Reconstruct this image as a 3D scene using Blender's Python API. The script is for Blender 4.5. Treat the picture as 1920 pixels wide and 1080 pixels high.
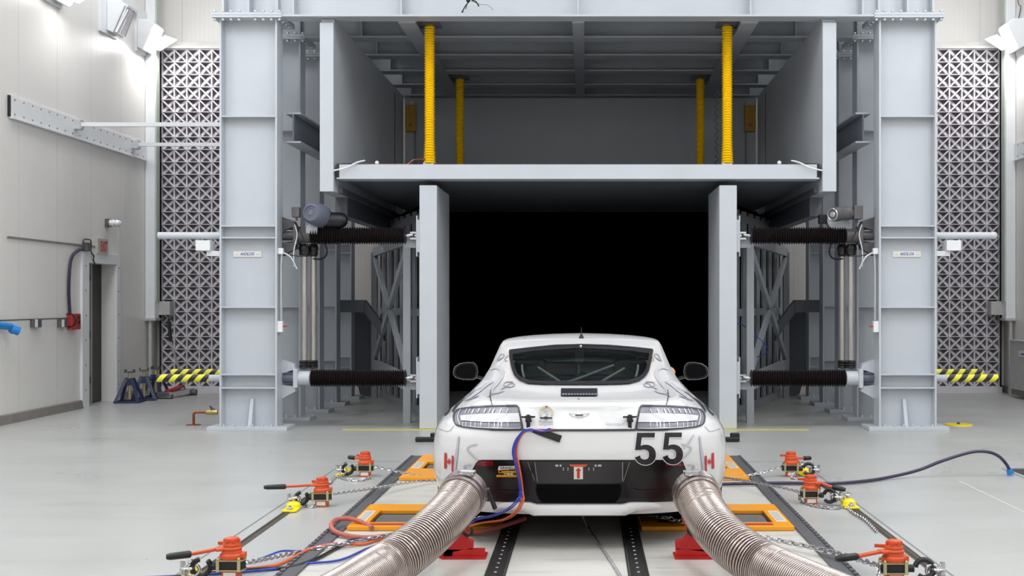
import bpy, bmesh, math, random
import numpy as np
from mathutils import Vector, Matrix, geometry
random.seed(4)
for o in list(bpy.data.objects): bpy.data.objects.remove(o)
SC = bpy.context.scene; COL = SC.collection

# ------------------------------------------------------------------ camera
F, CX, CY, H = 2266.0, 1100.0, 565.0, 1.5
cd = bpy.data.cameras.new('camera'); cam = bpy.data.objects.new('camera', cd); COL.objects.link(cam)
cam.location = (0, 0, H); cam.rotation_euler = (math.radians(90), 0, 0)
cd.sensor_width = 36; cd.lens = 36*F/1920; cd.shift_x = (960-CX)/1920; cd.shift_y = (CY-540)/1920
cd.clip_end = 200
SC.camera = cam
SC.view_settings.view_transform = 'Standard'; SC.view_settings.look = 'None'
SC.view_settings.exposure = -0.14; SC.view_settings.gamma = 1; SC.view_settings.use_curve_mapping = False

# ------------------------------------------------------------------ world and lights
w = bpy.data.worlds.new('world'); SC.world = w; w.use_nodes = True
w.node_tree.nodes['Background'].inputs[0].default_value = (0.8, 0.85, 1, 1)
w.node_tree.nodes['Background'].inputs[1].default_value = 0.0

def area(name, loc, target, sx, sy, power, col=(0.96, 0.98, 1.0), spread=180):
    l = bpy.data.lights.new(name, 'AREA'); l.shape = 'RECTANGLE'; l.size = sx; l.size_y = sy
    l.energy = power; l.color = col; l.spread = math.radians(spread)
    o = bpy.data.objects.new(name, l); COL.objects.link(o); o.location = loc
    o.rotation_euler = (Vector(target)-Vector(loc)).to_track_quat('-Z', 'Y').to_euler(); return o
for i, x in enumerate((-5.2, -0.1, 5.0)):
    for j, y in enumerate((1.0, 5.5, 9.6)):
        area('ceiling_lamp_light', (x, y, 7.7), (x, y, 0), 1.4, 2.6, (95, 130, 150)[j]*(1.35, 0.9, 1.35)[i])
area('column_web_fill', (-5.9, 12.4, 7.7), (-4.0, 16.0, 3.5), 1.0, 2.2, 110)  # unseen fill lights added to brighten the webs of the rear columns
area('column_web_fill', (5.7, 12.4, 7.7), (3.8, 16.0, 3.5), 1.0, 2.2, 110)
area('side_lamp_light', (-6.0, 17.0, 7.7), (-6.0, 17.0, 0), 1.0, 2.6, 85)
area('side_lamp_light', (5.8, 17.0, 7.7), (5.8, 17.0, 0), 1.0, 2.6, 85)
area('rear_lamp_light', (-0.1, -2.4, 5.2), (-0.1, 14, 2.0), 9, 2.2, 170)

# ------------------------------------------------------------------ helpers
def P(px, py, Y): return Vector(((px-CX)/F*Y, Y, H-(py-CY)/F*Y))
def FP(px, py, z=0.0):
    Y = (H-z)*F/(py-CY); return Vector(((px-CX)/F*Y, Y, z))
def XC(side, d): return -0.1 + side*d        # symmetric about the hall's axis

class MB:
    def __init__(s): s.v = []; s.f = []; s.m = []
    def add(s, vs, fs, mi=0):
        b = len(s.v); s.v += [tuple(v) for v in vs]; s.f += [tuple(i+b for i in f) for f in fs]; s.m += [mi]*len(fs); return s
    def box(s, a, b, mi=0):
        x0, x1 = sorted((a[0], b[0])); y0, y1 = sorted((a[1], b[1])); z0, z1 = sorted((a[2], b[2]))
        vs = [(x, y, z) for z in (z0, z1) for y in (y0, y1) for x in (x0, x1)]
        return s.add(vs, [(0,2,3,1),(4,5,7,6),(0,1,5,4),(2,6,7,3),(0,4,6,2),(1,3,7,5)], mi)
    def bar(s, p, q, wd, ht, up=(0,0,1), mi=0):
        p = Vector(p); q = Vector(q); d = (q-p).normalized(); u = Vector(up)
        sd = d.cross(u)
        if sd.length < 1e-5: sd = d.cross(Vector((1, 0, 0)))
        sd.normalize(); u = sd.cross(d).normalized()
        vs = []
        for c in (p, q):
            for a, b in ((-1,-1),(1,-1),(1,1),(-1,1)): vs.append(c+sd*a*wd/2+u*b*ht/2)
        return s.add(vs, [(0,1,2,3),(7,6,5,4),(0,4,5,1),(1,5,6,2),(2,6,7,3),(3,7,4,0)], mi)
    def prism(s, poly, axis, a, b, mi=0):
        """poly: 2-D points; axis 0: (y,z), 1: (x,z), 2: (x,y); from a to b along the axis"""
        def mk(p, t):
            return [(t,p[0],p[1]),(p[0],t,p[1]),(p[0],p[1],t)][axis]
        n = len(poly); vs = [mk(p, a) for p in poly]+[mk(p, b) for p in poly]
        fs = [tuple(range(n))[::-1], tuple(range(n, 2*n))]+[(i, (i+1) % n, n+(i+1) % n, n+i) for i in range(n)]
        return s.add(vs, fs, mi)
    def cyl(s, p, q, r, seg=20, r2=None, mi=0, cap=True):
        return s.lathe(p, q, [(0, r), (1, r if r2 is None else r2)], seg, mi, cap)
    def lathe(s, p, q, prof, seg=24, mi=0, cap=True, mis=None):
        p = Vector(p); q = Vector(q); d = q-p; dn = d.normalized()
        a = dn.orthogonal().normalized(); b = dn.cross(a)
        base = len(s.v)
        for t, r in prof:
            c = p+d*t
            for k in range(seg):
                th = 2*math.pi*k/seg; s.v.append(tuple(c+a*math.cos(th)*r+b*math.sin(th)*r))
        for i in range(len(prof)-1):
            for k in range(seg):
                k2 = (k+1) % seg
                s.f.append((base+i*seg+k, base+i*seg+k2, base+(i+1)*seg+k2, base+(i+1)*seg+k)); s.m.append(mis[i] if mis else mi)
        if cap:
            s.f.append(tuple(base+k for k in range(seg))[::-1]); s.m.append(mi)
            l = base+(len(prof)-1)*seg; s.f.append(tuple(l+k for k in range(seg))); s.m.append(mi)
        return s
    def sweep(s, pts, radf, seg=10, mi=0, cap=True, mif=None):
        pts = [Vector(p) for p in pts]; n = len(pts); base = len(s.v)
        t = (pts[1]-pts[0]).normalized(); a = t.orthogonal().normalized()
        for i, p in enumerate(pts):
            t2 = (pts[min(i+1, n-1)]-pts[max(i-1, 0)])
            t2 = t2.normalized() if t2.length > 1e-9 else t
            a = (a-t2*a.dot(t2)); a = a.normalized() if a.length > 1e-6 else t2.orthogonal().normalized()
            b = t2.cross(a); t = t2
            r = radf(i) if callable(radf) else radf
            for k in range(seg):
                th = 2*math.pi*k/seg; s.v.append(tuple(p+a*math.cos(th)*r+b*math.sin(th)*r))
        for i in range(n-1):
            for k in range(seg):
                k2 = (k+1) % seg
                s.f.append((base+i*seg+k, base+i*seg+k2, base+(i+1)*seg+k2, base+(i+1)*seg+k)); s.m.append(mif(i) if mif else mi)
        if cap:
            s.f.append(tuple(base+k for k in range(seg))[::-1]); s.m.append(mi)
            l = base+(n-1)*seg; s.f.append(tuple(l+k for k in range(seg))); s.m.append(mi)
        return s
    def sphere(s, c, r, seg=12, rings=8, sc=(1, 1, 1), mi=0):
        base = len(s.v); c = Vector(c)
        for i in range(rings+1):
            ph = math.pi*i/rings
            for k in range(seg):
                th = 2*math.pi*k/seg
                s.v.append((c.x+r*sc[0]*math.sin(ph)*math.cos(th), c.y+r*sc[1]*math.sin(ph)*math.sin(th), c.z+r*sc[2]*math.cos(ph)))
        for i in range(rings):
            for k in range(seg):
                k2 = (k+1) % seg
                s.f.append((base+i*seg+k, base+(i+1)*seg+k, base+(i+1)*seg+k2, base+i*seg+k2)); s.m.append(mi)
        return s
    def torus(s, c, R, r, n, seg=24, rs=8, mi=0, arc=(0, 2*math.pi), sx=1.0):
        n = Vector(n).normalized(); a = n.orthogonal().normalized(); b = n.cross(a); c = Vector(c)
        full = abs(arc[1]-arc[0]-2*math.pi) < 1e-6
        pts = [c+a*math.cos(t)*R*sx+b*math.sin(t)*R for t in np.linspace(arc[0], arc[1], seg+1)]
        return s.sweep(pts, r, rs, mi, cap=not full)

def smooth(pts, n=8):
    pts = [Vector(p) for p in pts]; out = []
    for i in range(len(pts)-1):
        p0 = pts[max(i-1, 0)]; p1 = pts[i]; p2 = pts[i+1]; p3 = pts[min(i+2, len(pts)-1)]
        for k in range(n):
            t = k/n
            out.append(0.5*((2*p1)+(p2-p0)*t+(2*p0-5*p1+4*p2-p3)*t*t+(3*p1-p0-3*p2+p3)*t**3))
    out.append(pts[-1]); return out
def resample(pts, step):
    pts = [Vector(p) for p in pts]; out = [pts[0].copy()]; acc = 0.0
    for a, b in zip(pts, pts[1:]):
        L = (b-a).length; pos = 0.0
        while L > 0 and acc+(L-pos) >= step:
            pos += step-acc; out.append(a+(b-a)*(pos/L)); acc = 0.0
        acc += L-pos
    return out

ORG = {}
def _finish(o, parent, label, cat, group, kind):
    if label: o['label'] = label
    if cat: o['category'] = cat
    if group: o['group'] = group
    if kind: o['kind'] = kind
def thing(name, label, cat, loc=(0, 0, 0), group=None, kind=None):
    o = bpy.data.objects.new(name, None); COL.objects.link(o); o.location = loc; o.empty_display_size = 0.1
    ORG[o.name] = Vector(loc); _finish(o, None, label, cat, group, kind); return o
def obj(name, mb, mats, parent=None, label=None, cat=None, group=None, kind=None, sm=True, ang=35, bevel=0, weld=False):
    """one mesh object from world coordinates; its origin is its parent's, or its own foot when top-level"""
    if not isinstance(mats, (list, tuple)): mats = [mats]
    vs = np.array(mb.v, dtype=float)
    if parent is not None: L = ORG[parent.name]
    else:
        mn = vs.min(0); mx = vs.max(0); L = Vector(((mn[0]+mx[0])/2, (mn[1]+mx[1])/2, mn[2]))
    me = bpy.data.meshes.new(name)
    me.from_pydata([tuple(v) for v in (vs-np.array(L))], [], mb.f)
    for m in mats: me.materials.append(m)
    me.polygons.foreach_set('material_index', mb.m)
    bm = bmesh.new(); bm.from_mesh(me)
    if weld: bmesh.ops.remove_doubles(bm, verts=bm.verts, dist=1e-5)
    if weld != 'keep': bmesh.ops.recalc_face_normals(bm, faces=bm.faces)
    if sm:
        for f in bm.faces: f.smooth = True
        ca = math.radians(ang)
        for e in bm.edges:
            if len(e.link_faces) == 2 and e.calc_face_angle(0) > ca: e.smooth = False
    bm.to_mesh(me); bm.free()
    o = bpy.data.objects.new(name, me); COL.objects.link(o)
    if parent is not None: o.parent = parent; ORG[o.name] = L
    else: o.location = L; ORG[o.name] = Vector(L)
    if bevel:
        b = o.modifiers.new('bevel', 'BEVEL'); b.width = bevel; b.segments = 2; b.limit_method = 'ANGLE'; b.angle_limit = math.radians(40)
    _finish(o, parent, label, cat, group, kind); return o
def struct(name, mb, mats, parent=None, **k):
    return obj(name, mb, mats, parent, kind=None if parent else 'structure', **k)
def dup(root, loc=None, rot=None, label=None):
    r = root.copy(); COL.objects.link(r)
    if loc is not None: r.location = loc
    if rot is not None: r.rotation_euler = rot
    if label: r['label'] = label
    def rec(src, dst):
        for ch in list(src.children):
            c = ch.copy(); COL.objects.link(c); c.parent = dst; rec(ch, c)
    rec(root, r); return r

# ------------------------------------------------------------------ materials
def mat(name, col, rough=0.5, metal=0.0, var=0.06, scale=6.0, bump=0.0, coat=0.0, emit=None, es=0.0, stretch=(1, 1, 1), spec=0.5, rvar=0.1, c2=None):
    m = bpy.data.materials.new(name); m.use_nodes = True; nt = m.node_tree; n = nt.nodes; b = n['Principled BSDF']
    tc = n.new('ShaderNodeTexCoord'); mp = n.new('ShaderNodeMapping'); nt.links.new(tc.outputs['Object'], mp.inputs[0])
    mp.inputs['Scale'].default_value = stretch
    ns = n.new('ShaderNodeTexNoise'); ns.inputs['Scale'].default_value = scale; ns.inputs['Detail'].default_value = 5
    nt.links.new(mp.outputs[0], ns.inputs['Vector'])
    rp = n.new('ShaderNodeValToRGB'); rp.color_ramp.elements[0].position = 0.3; rp.color_ramp.elements[1].position = 0.7
    a = [max(0, c*(1-var)) for c in col]; z = [min(1, c*(1+var)) for c in (c2 or col)]
    rp.color_ramp.elements[0].color = (*a, 1); rp.color_ramp.elements[1].color = (*z, 1)
    nt.links.new(ns.outputs['Fac'], rp.inputs[0]); nt.links.new(rp.outputs[0], b.inputs['Base Color'])
    mr = n.new('ShaderNodeMapRange'); mr.inputs['To Min'].default_value = max(0.02, rough*(1-rvar)); mr.inputs['To Max'].default_value = min(1, rough*(1+rvar))
    nt.links.new(ns.outputs['Fac'], mr.inputs[0]); nt.links.new(mr.outputs[0], b.inputs['Roughness'])
    b.inputs['Metallic'].default_value = metal; b.inputs['Specular IOR Level'].default_value = spec
    if coat: b.inputs['Coat Weight'].default_value = coat; b.inputs['Coat Roughness'].default_value = 0.05
    if bump:
        bp = n.new('ShaderNodeBump'); bp.inputs['Strength'].default_value = bump; bp.inputs['Distance'].default_value = 0.01
        nt.links.new(ns.outputs['Fac'], bp.inputs['Height']); nt.links.new(bp.outputs[0], b.inputs['Normal'])
    if emit: b.inputs['Emission Color'].default_value = (*emit, 1); b.inputs['Emission Strength'].default_value = es
    return m
def srgb(r, g, b): return tuple(((c/255)/12.92 if c/255 <= 0.04045 else ((c/255+0.055)/1.055)**2.4) for c in (r, g, b))

M = {}
M['steel'] = mat('grey_painted_steel', srgb(189, 194, 201), 0.42, var=0.03, scale=2.0)
M['steel2'] = mat('grey_painted_steel_shaded', srgb(165, 170, 176), 0.5, var=0.04, scale=2.0)  # darker copy of the column grey, shade of the inner frame put in
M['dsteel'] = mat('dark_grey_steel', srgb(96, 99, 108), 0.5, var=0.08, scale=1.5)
M['wall'] = None
M['white'] = mat('white_enamel', srgb(226, 228, 230), 0.35, var=0.02)
M['bolt'] = mat('galvanised_bolt', srgb(205, 210, 212), 0.3, metal=0.6, var=0.05)
M['blackrub'] = mat('black_rubber', srgb(26, 23, 26), 0.42, var=0.15, scale=20)
M['bellow'] = mat('brown_black_bellow_rubber', srgb(33, 26, 27), 0.38, var=0.15, scale=20)
M['black'] = mat('black_plastic', srgb(18, 18, 20), 0.4, var=0.1)
M['void'] = mat('unlit_interior_black', (0.0012, 0.0012, 0.0012), 0.95, spec=0.0, var=0.05)  # puts the darkness of unlit interiors into the colour
M['chrome'] = mat('bright_zinc', srgb(205, 205, 208), 0.22, metal=0.95, var=0.06, scale=30)
M['pipe'] = mat('brushed_steel_pipe', srgb(176, 172, 168), 0.33, metal=0.75, var=0.12, scale=25, stretch=(1, 1, 0.15))
M['motor'] = mat('blue_grey_motor_paint', srgb(98, 102, 118), 0.4, var=0.08)
M['cast'] = mat('cast_iron_grey', srgb(92, 90, 92), 0.5, metal=0.3, var=0.2, scale=14)
M['yellow'] = mat('yellow_bellow_fabric', srgb(255, 206, 10), 0.38, var=0.08, scale=18)
M['ochre'] = mat('dark_yellow_paint', srgb(176, 130, 10), 0.5, var=0.08)
M['anchor'] = mat('bright_yellow_paint', srgb(246, 218, 14), 0.35, var=0.06)
M['orange'] = mat('orange_powder_coat', srgb(240, 158, 22), 0.38, var=0.05, scale=5)
M['hoist'] = mat('orange_red_hoist_paint', srgb(208, 82, 38), 0.4, var=0.06, scale=18)
M['red'] = mat('signal_red_paint', srgb(196, 22, 22), 0.32, var=0.05)
M['redbox'] = mat('faded_red_plastic', srgb(168, 42, 38), 0.5)
M['cream'] = mat('yellow_passivated_zinc', srgb(190, 180, 140), 0.35, metal=0.5)
M['label'] = mat('white_label_film', srgb(225, 222, 215), 0.5, var=0.05, scale=60)
M['copper'] = mat('copper_pipe', srgb(150, 88, 58), 0.35, metal=0.7, var=0.25, scale=20)
M['brass'] = mat('brass_fitting', srgb(185, 165, 110), 0.3, metal=0.8)
M['jackblue'] = mat('dark_blue_jack_paint', srgb(38, 48, 84), 0.45, var=0.12)
M['blueplug'] = mat('blue_plastic', srgb(28, 126, 200), 0.4)
M['bluecab'] = mat('blue_cable_sheath', srgb(40, 66, 168), 0.4)
M['orcab'] = mat('orange_cable_sheath', srgb(222, 104, 52), 0.4)
M['salmon'] = mat('salmon_rubber_hose', srgb(178, 96, 84), 0.45)
M['purple'] = mat('violet_cable_sheath', srgb(52, 42, 72), 0.35)
M['hosefab'] = mat('reddish_brown_duct_fabric', srgb(66, 40, 36), 0.4, var=0.12, scale=12)
M['hosewire'] = mat('silver_duct_wire', srgb(184, 172, 166), 0.27, metal=0.85, var=0.05)
M['slot'] = mat('oily_steel_slot', srgb(78, 70, 56), 0.5, metal=0.4, var=0.4, scale=14)
M['strip'] = mat('grey_rubber_strip', srgb(84, 84, 88), 0.55, var=0.12, scale=30)
M['rail'] = mat('black_steel_rail', srgb(44, 43, 44), 0.45, metal=0.3, var=0.25, scale=18)
M['roller'] = mat('dyno_roller_steel', srgb(126, 124, 120), 0.4, metal=0.4, var=0.15, scale=8, stretch=(12, 1, 1))
M['dgrey'] = mat('dark_pit', srgb(40, 36, 34), 0.7)
M['redink'] = mat('red_print', srgb(196, 40, 44), 0.5)
M['blueink'] = mat('blue_print', srgb(40, 80, 170), 0.5)
M['green'] = mat('green_sealing_strip', srgb(104, 128, 70), 0.5)
M['sand'] = mat('aluminium_trim', srgb(190, 190, 186), 0.4, metal=0.3)
M['ystripe'] = mat('yellow_floor_paint', srgb(226, 212, 84), 0.4)
M['joint'] = mat('grey_joint_sealant', srgb(118, 120, 120), 0.6)
M['base'] = mat('grey_base_coving', srgb(128, 122, 118), 0.4, var=0.12)
M['lens'] = mat('lamp_lens', (1, 1, 1), 0.3, emit=(1, 0.99, 0.96), es=12)
M['lensoff'] = mat('unlit_lamp_lens', srgb(235, 235, 240), 0.12, var=0.05)

def wall_mat(name, col, axis, panel=1.1):
    """insulated panel wall: fine vertical ribs and panel joints"""
    m = mat(name, col, 0.36, var=0.02, scale=0.8); nt = m.node_tree; n = nt.nodes; b = n['Principled BSDF']
    tc = n.new('ShaderNodeTexCoord'); sp = n.new('ShaderNodeSeparateXYZ'); nt.links.new(tc.outputs['Object'], sp.inputs[0])
    def math_(op, a, b_):
        q = n.new('ShaderNodeMath'); q.operation = op
        for i, v in enumerate((a, b_)):
            if hasattr(v, 'is_linked'): nt.links.new(v, q.inputs[i])
            elif v is not None: q.inputs[i].default_value = v
        return q.outputs[0]
    s = sp.outputs[axis]
    rib = math_('SINE', math_('MULTIPLY', s, 2*math.pi/0.075), None)
    fr = math_('FRACT', math_('DIVIDE', s, panel), None)
    j = math_('LESS_THAN', fr, 0.012)
    hgt = math_('SUBTRACT', math_('MULTIPLY', rib, 0.22), j)
    bp = n.new('ShaderNodeBump'); bp.inputs['Strength'].default_value = 0.35; bp.inputs['Distance'].default_value = 0.004
    nt.links.new(hgt, bp.inputs['Height']); nt.links.new(bp.outputs[0], b.inputs['Normal'])
    mx = n.new('ShaderNodeMixRGB'); mx.blend_type = 'MULTIPLY'; mx.inputs[2].default_value = (0.8, 0.8, 0.8, 1)
    nt.links.new(j, mx.inputs[0]); src = b.inputs['Base Color'].links[0].from_socket
    nt.links.new(src, mx.inputs[1]); nt.links.new(mx.outputs[0], b.inputs['Base Color'])
    return m
WL = wall_mat('panel_wall_side', srgb(228, 225, 221), 1)
WB = wall_mat('panel_wall_back', srgb(222, 219, 215), 0)

def floor_mat(name, col, dark, rough, smear=(0.5, 3, 1), amt=0.25, sc=1.4):
    m = mat(name, col, rough, var=0.03, scale=1.2, rvar=0.25); nt = m.node_tree; n = nt.nodes; b = n['Principled BSDF']
    tc = n.new('ShaderNodeTexCoord'); mp = n.new('ShaderNodeMapping'); mp.inputs['Scale'].default_value = smear
    nt.links.new(tc.outputs['Object'], mp.inputs[0])
    ns = n.new('ShaderNodeTexNoise'); ns.inputs['Scale'].default_value = sc; ns.inputs['Detail'].default_value = 9; ns.inputs['Roughness'].default_value = 0.62
    nt.links.new(mp.outputs[0], ns.inputs['Vector'])
    rp = n.new('ShaderNodeValToRGB'); rp.color_ramp.elements[0].position = 0.52; rp.color_ramp.elements[1].position = 0.8
    rp.color_ramp.elements[0].color = (0, 0, 0, 1); rp.color_ramp.elements[1].color = (amt, amt, amt, 1)
    nt.links.new(ns.outputs['Fac'], rp.inputs[0])
    mx = n.new('ShaderNodeMixRGB'); mx.inputs[2].default_value = (*dark, 1)
    nt.links.new(rp.outputs[0], mx.inputs[0]); nt.links.new(b.inputs['Base Color'].links[0].from_socket, mx.inputs[1])
    nt.links.new(mx.outputs[0], b.inputs['Base Color']); return m
M['floor'] = floor_mat('sealed_grey_floor', srgb(174, 175, 173), srgb(146, 148, 146), 0.3, amt=0.5)
M['deck'] = floor_mat('worn_dyno_deck', srgb(205, 203, 197), srgb(110, 106, 100), 0.36, smear=(0.7, 5, 1), amt=0.45, sc=2.2)

def hazard_mat():
    m = bpy.data.materials.new('hazard_striped_tape'); m.use_nodes = True; nt = m.node_tree; n = nt.nodes; b = n['Principled BSDF']
    tc = n.new('ShaderNodeTexCoord'); wv = n.new('ShaderNodeTexWave'); mp = n.new('ShaderNodeMapping')
    mp.inputs['Rotation'].default_value = (0, math.radians(-40), 0)
    nt.links.new(tc.outputs['Object'], mp.inputs[0]); nt.links.new(mp.outputs[0], wv.inputs['Vector'])
    wv.inputs['Scale'].default_value = 2.75; wv.bands_direction = 'X'
    rp = n.new('ShaderNodeValToRGB'); rp.color_ramp.interpolation = 'CONSTANT'
    rp.color_ramp.elements[0].color = (*srgb(30, 28, 32), 1); rp.color_ramp.elements[1].position = 0.5; rp.color_ramp.elements[1].color = (*srgb(228, 222, 60), 1)
    nt.links.new(wv.outputs['Fac'], rp.inputs[0]); nt.links.new(rp.outputs[0], b.inputs['Base Color']); b.inputs['Roughness'].default_value = 0.4
    return m
M['hazard'] = hazard_mat()

def text_data(body, size=1.0, bold=0.0, shear=0.0, space=1.0):
    c = bpy.data.curves.new('t', 'FONT'); c.body = body; c.size = size; c.offset = bold; c.shear = shear; c.space_character = space
    c.align_x = 'CENTER'; c.align_y = 'CENTER'; c.resolution_u = 4
    o = bpy.data.objects.new('t', c); COL.objects.link(o)
    dg = bpy.context.evaluated_depsgraph_get(); me = bpy.data.meshes.new_from_object(o.evaluated_get(dg))
    vs = [(v.co.x, v.co.y) for v in me.vertices]; fs = [tuple(p.vertices) for p in me.polygons]
    bpy.data.objects.remove(o); bpy.data.curves.remove(c); bpy.data.meshes.remove(me); return vs, fs
def text_flat(name, body, c, right, up, width, height, m, parent, lift=0.003, **k):
    vs, fs = text_data(body, **k); a = np.array(vs); mn = a.min(0); mx = a.max(0); ce = (mn+mx)/2; sz = mx-mn
    right = Vector(right); up = Vector(up); nrm = right.cross(up).normalized(); c = Vector(c)
    mb = MB(); mb.add([c+right*((x-ce[0])/sz[0]*width)+up*((y-ce[1])/sz[1]*height)+nrm*lift for x, y in vs], fs)
    return obj(name, mb, m, parent, sm=False, weld='keep')

exec_parts = []
# ================================================================== THE HALL
WX0, WX1, BY = -7.1, 6.9, 20.0
fl = MB(); fl.box((WX0-0.4, -3.2, -0.2), (-1.58, BY+0.2, 0)); fl.box((1.375, -3.2, -0.2), (WX1+0.4, BY+0.2, 0))
fl.box((-1.58, 11.66, -0.2), (1.375, BY+0.2, 0)); fl.box((-1.58, -3.2, -0.2), (1.375, 3.0, 0))
struct('floor', fl, M['floor'], sm=False)
dk = MB(); dk.box((-1.58, 3.0, -0.2), (1.375, 11.66, -0.002))
struct('floor_dyno_deck', dk, M['deck'], sm=False)
DY0, DY1, DZ, DT = 17.17, 18.18, 2.05, 0.28
wl = MB()
wl.box((WX0-DT, -3.2, 0), (WX0, DY0, 8)); wl.box((WX0-DT, DY1, 0), (WX0, BY+0.2, 8)); wl.box((WX0-DT, DY0, DZ), (WX0, DY1, 8))
struct('wall_left', wl, WL, sm=False)
wr = MB(); wr.box((WX1, -3.2, 0), (WX1+0.3, BY+0.2, 8)); struct('wall_right', wr, WL, sm=False)
wb = MB(); OD, OZ = 2.95, 3.0
wb.box((WX0, BY, 0), (XC(-1, OD), BY+0.2, 8)); wb.box((XC(1, OD), BY, 0), (WX1, BY+0.2, 8)); wb.box((XC(-1, OD), BY, OZ), (XC(1, OD), BY+0.2, 8))
struct('wall_back', wb, WB, sm=False)
wf = MB(); wf.box((WX0-DT, -3.4, 0), (WX1+0.3, -3.2, 8)); struct('wall_front', wf, WB, sm=False)
ce = MB(); ce.box((WX0-DT, -3.4, 8), (WX1+0.3, BY+0.2, 8.2)); struct('ceiling', ce, M['white'], sm=False)
tn = MB(); tx0, tx1 = XC(-1, OD), XC(1, OD)
tn.box((tx0-0.1, BY+0.2, 0), (tx0, 30, OZ)); tn.box((tx1, BY+0.2, 0), (tx1+0.1, 30, OZ)); tn.box((tx0, BY+0.2, OZ), (tx1, 30, OZ+0.1))
tn.box((tx0-0.1, 30, 0), (tx1+0.1, 30.1, OZ+0.1)); tn.box((tx0-0.1, BY+0.2, -0.1), (tx1+0.1, 30, 0))
struct('wall_tunnel_duct', tn, M['void'], sm=False)
tf = MB(); tf.box((XC(-1, 1.62), 15.5, 0.0005), (XC(1, 1.62), BY+.2, .004)); struct('floor_shade_sheet', tf, mat('duct_floor_shade', srgb(34, 34, 36), .6), sm=False)  # dark sheet added to cut floor bounce, standing in for shade behind the portal
# coving at the foot of the walls
bs = MB()
for a, b in ((-3.2, 16.94), (18.32, BY)):
    bs.prism([(WX0, 0), (WX0+0.05, 0), (WX0+0.03, 0.11), (WX0, 0.12)], 1, a, b)
struct('baseboard_left', bs, M['base'], sm=False)
bs = MB(); bs.prism([(WX1, 0), (WX1-0.05, 0), (WX1-0.03, 0.11), (WX1, 0.12)], 1, -3.2, BY); struct('baseboard_right', bs, M['base'], sm=False)
# cross joint and wall ledge lines on the left wall
t = MB(); t.box((WX0, 14.8, 2.275), (WX0+0.012, 17.5, 2.30)); struct('trim_1', t, M['base'], sm=False)
# doorway
fr = MB(); fx = WX0+0.035
fr.box((WX0, 16.94, 0), (fx, DY0, 2.2)); fr.box((WX0, DY1, 0), (fx, 18.32, 2.2)); fr.box((WX0, DY0, DZ), (fx, DY1, 2.2))
df = struct('door_frame_1', fr, M['white'], sm=False)
sc = MB()
for y in (17.05, 18.25):
    for z in (0.25, 0.6, 0.95, 1.3, 1.65, 2.0): sc.sphere((fx, y, z), 0.012, 8, 6, (0.5, 1, 1))
struct('screw', sc, M['cast'], df)
dr = thing('door_1', None, None, (WX0-0.2, DY0, 0), kind='structure')
d = MB(); d.box((WX0-0.26, DY0+0.02, 0.01), (WX0-0.2, DY1+0.0, DZ)); obj('door_leaf', d, mat('near_black_door', srgb(9, 7, 8), 0.4), dr, sm=False)
d = MB(); d.box((WX0-0.2, 17.22, 0), (WX0-0.12, 17.27, DZ)); obj('seal_strip', d, M['green'], dr, sm=False)
d = MB(); d.box((WX0-0.2, 17.74, 0), (WX0-0.17, 17.77, DZ)); obj('edge_trim', d, M['sand'], dr, sm=False)
for z in (0.35, 1.02, 1.85):
    d = MB(); d.box((WX0-0.2, 17.5, z-0.04), (WX0-0.16, 17.7, z+0.04)); d.cyl((WX0-0.15, 17.6, z-0.05), (WX0-0.15, 17.6, z+0.05), 0.02, 10)
    obj('hinge', d, M['cast'], dr, sm=True)
d = MB(); d.box((WX0-DT-1.2, DY0-0.5, -0.05), (WX0-DT-1.1, DY1+0.5, 2.4)); d.box((WX0-DT-1.2, DY0-0.5, 2.4), (WX0-DT, DY1+0.5, 2.5))
d.box((WX0-DT-1.2, DY0-0.6, -0.05), (WX0-DT, DY0-0.5, 2.4)); d.box((WX0-DT-1.2, DY1+0.5, -0.05), (WX0-DT, DY1+0.6, 2.4)); d.box((WX0-DT-1.2, DY0-0.6, -0.1), (WX0-DT, DY1+0.5, 0))
struct('wall_door_lobby', d, M['void'], sm=False)

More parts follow.
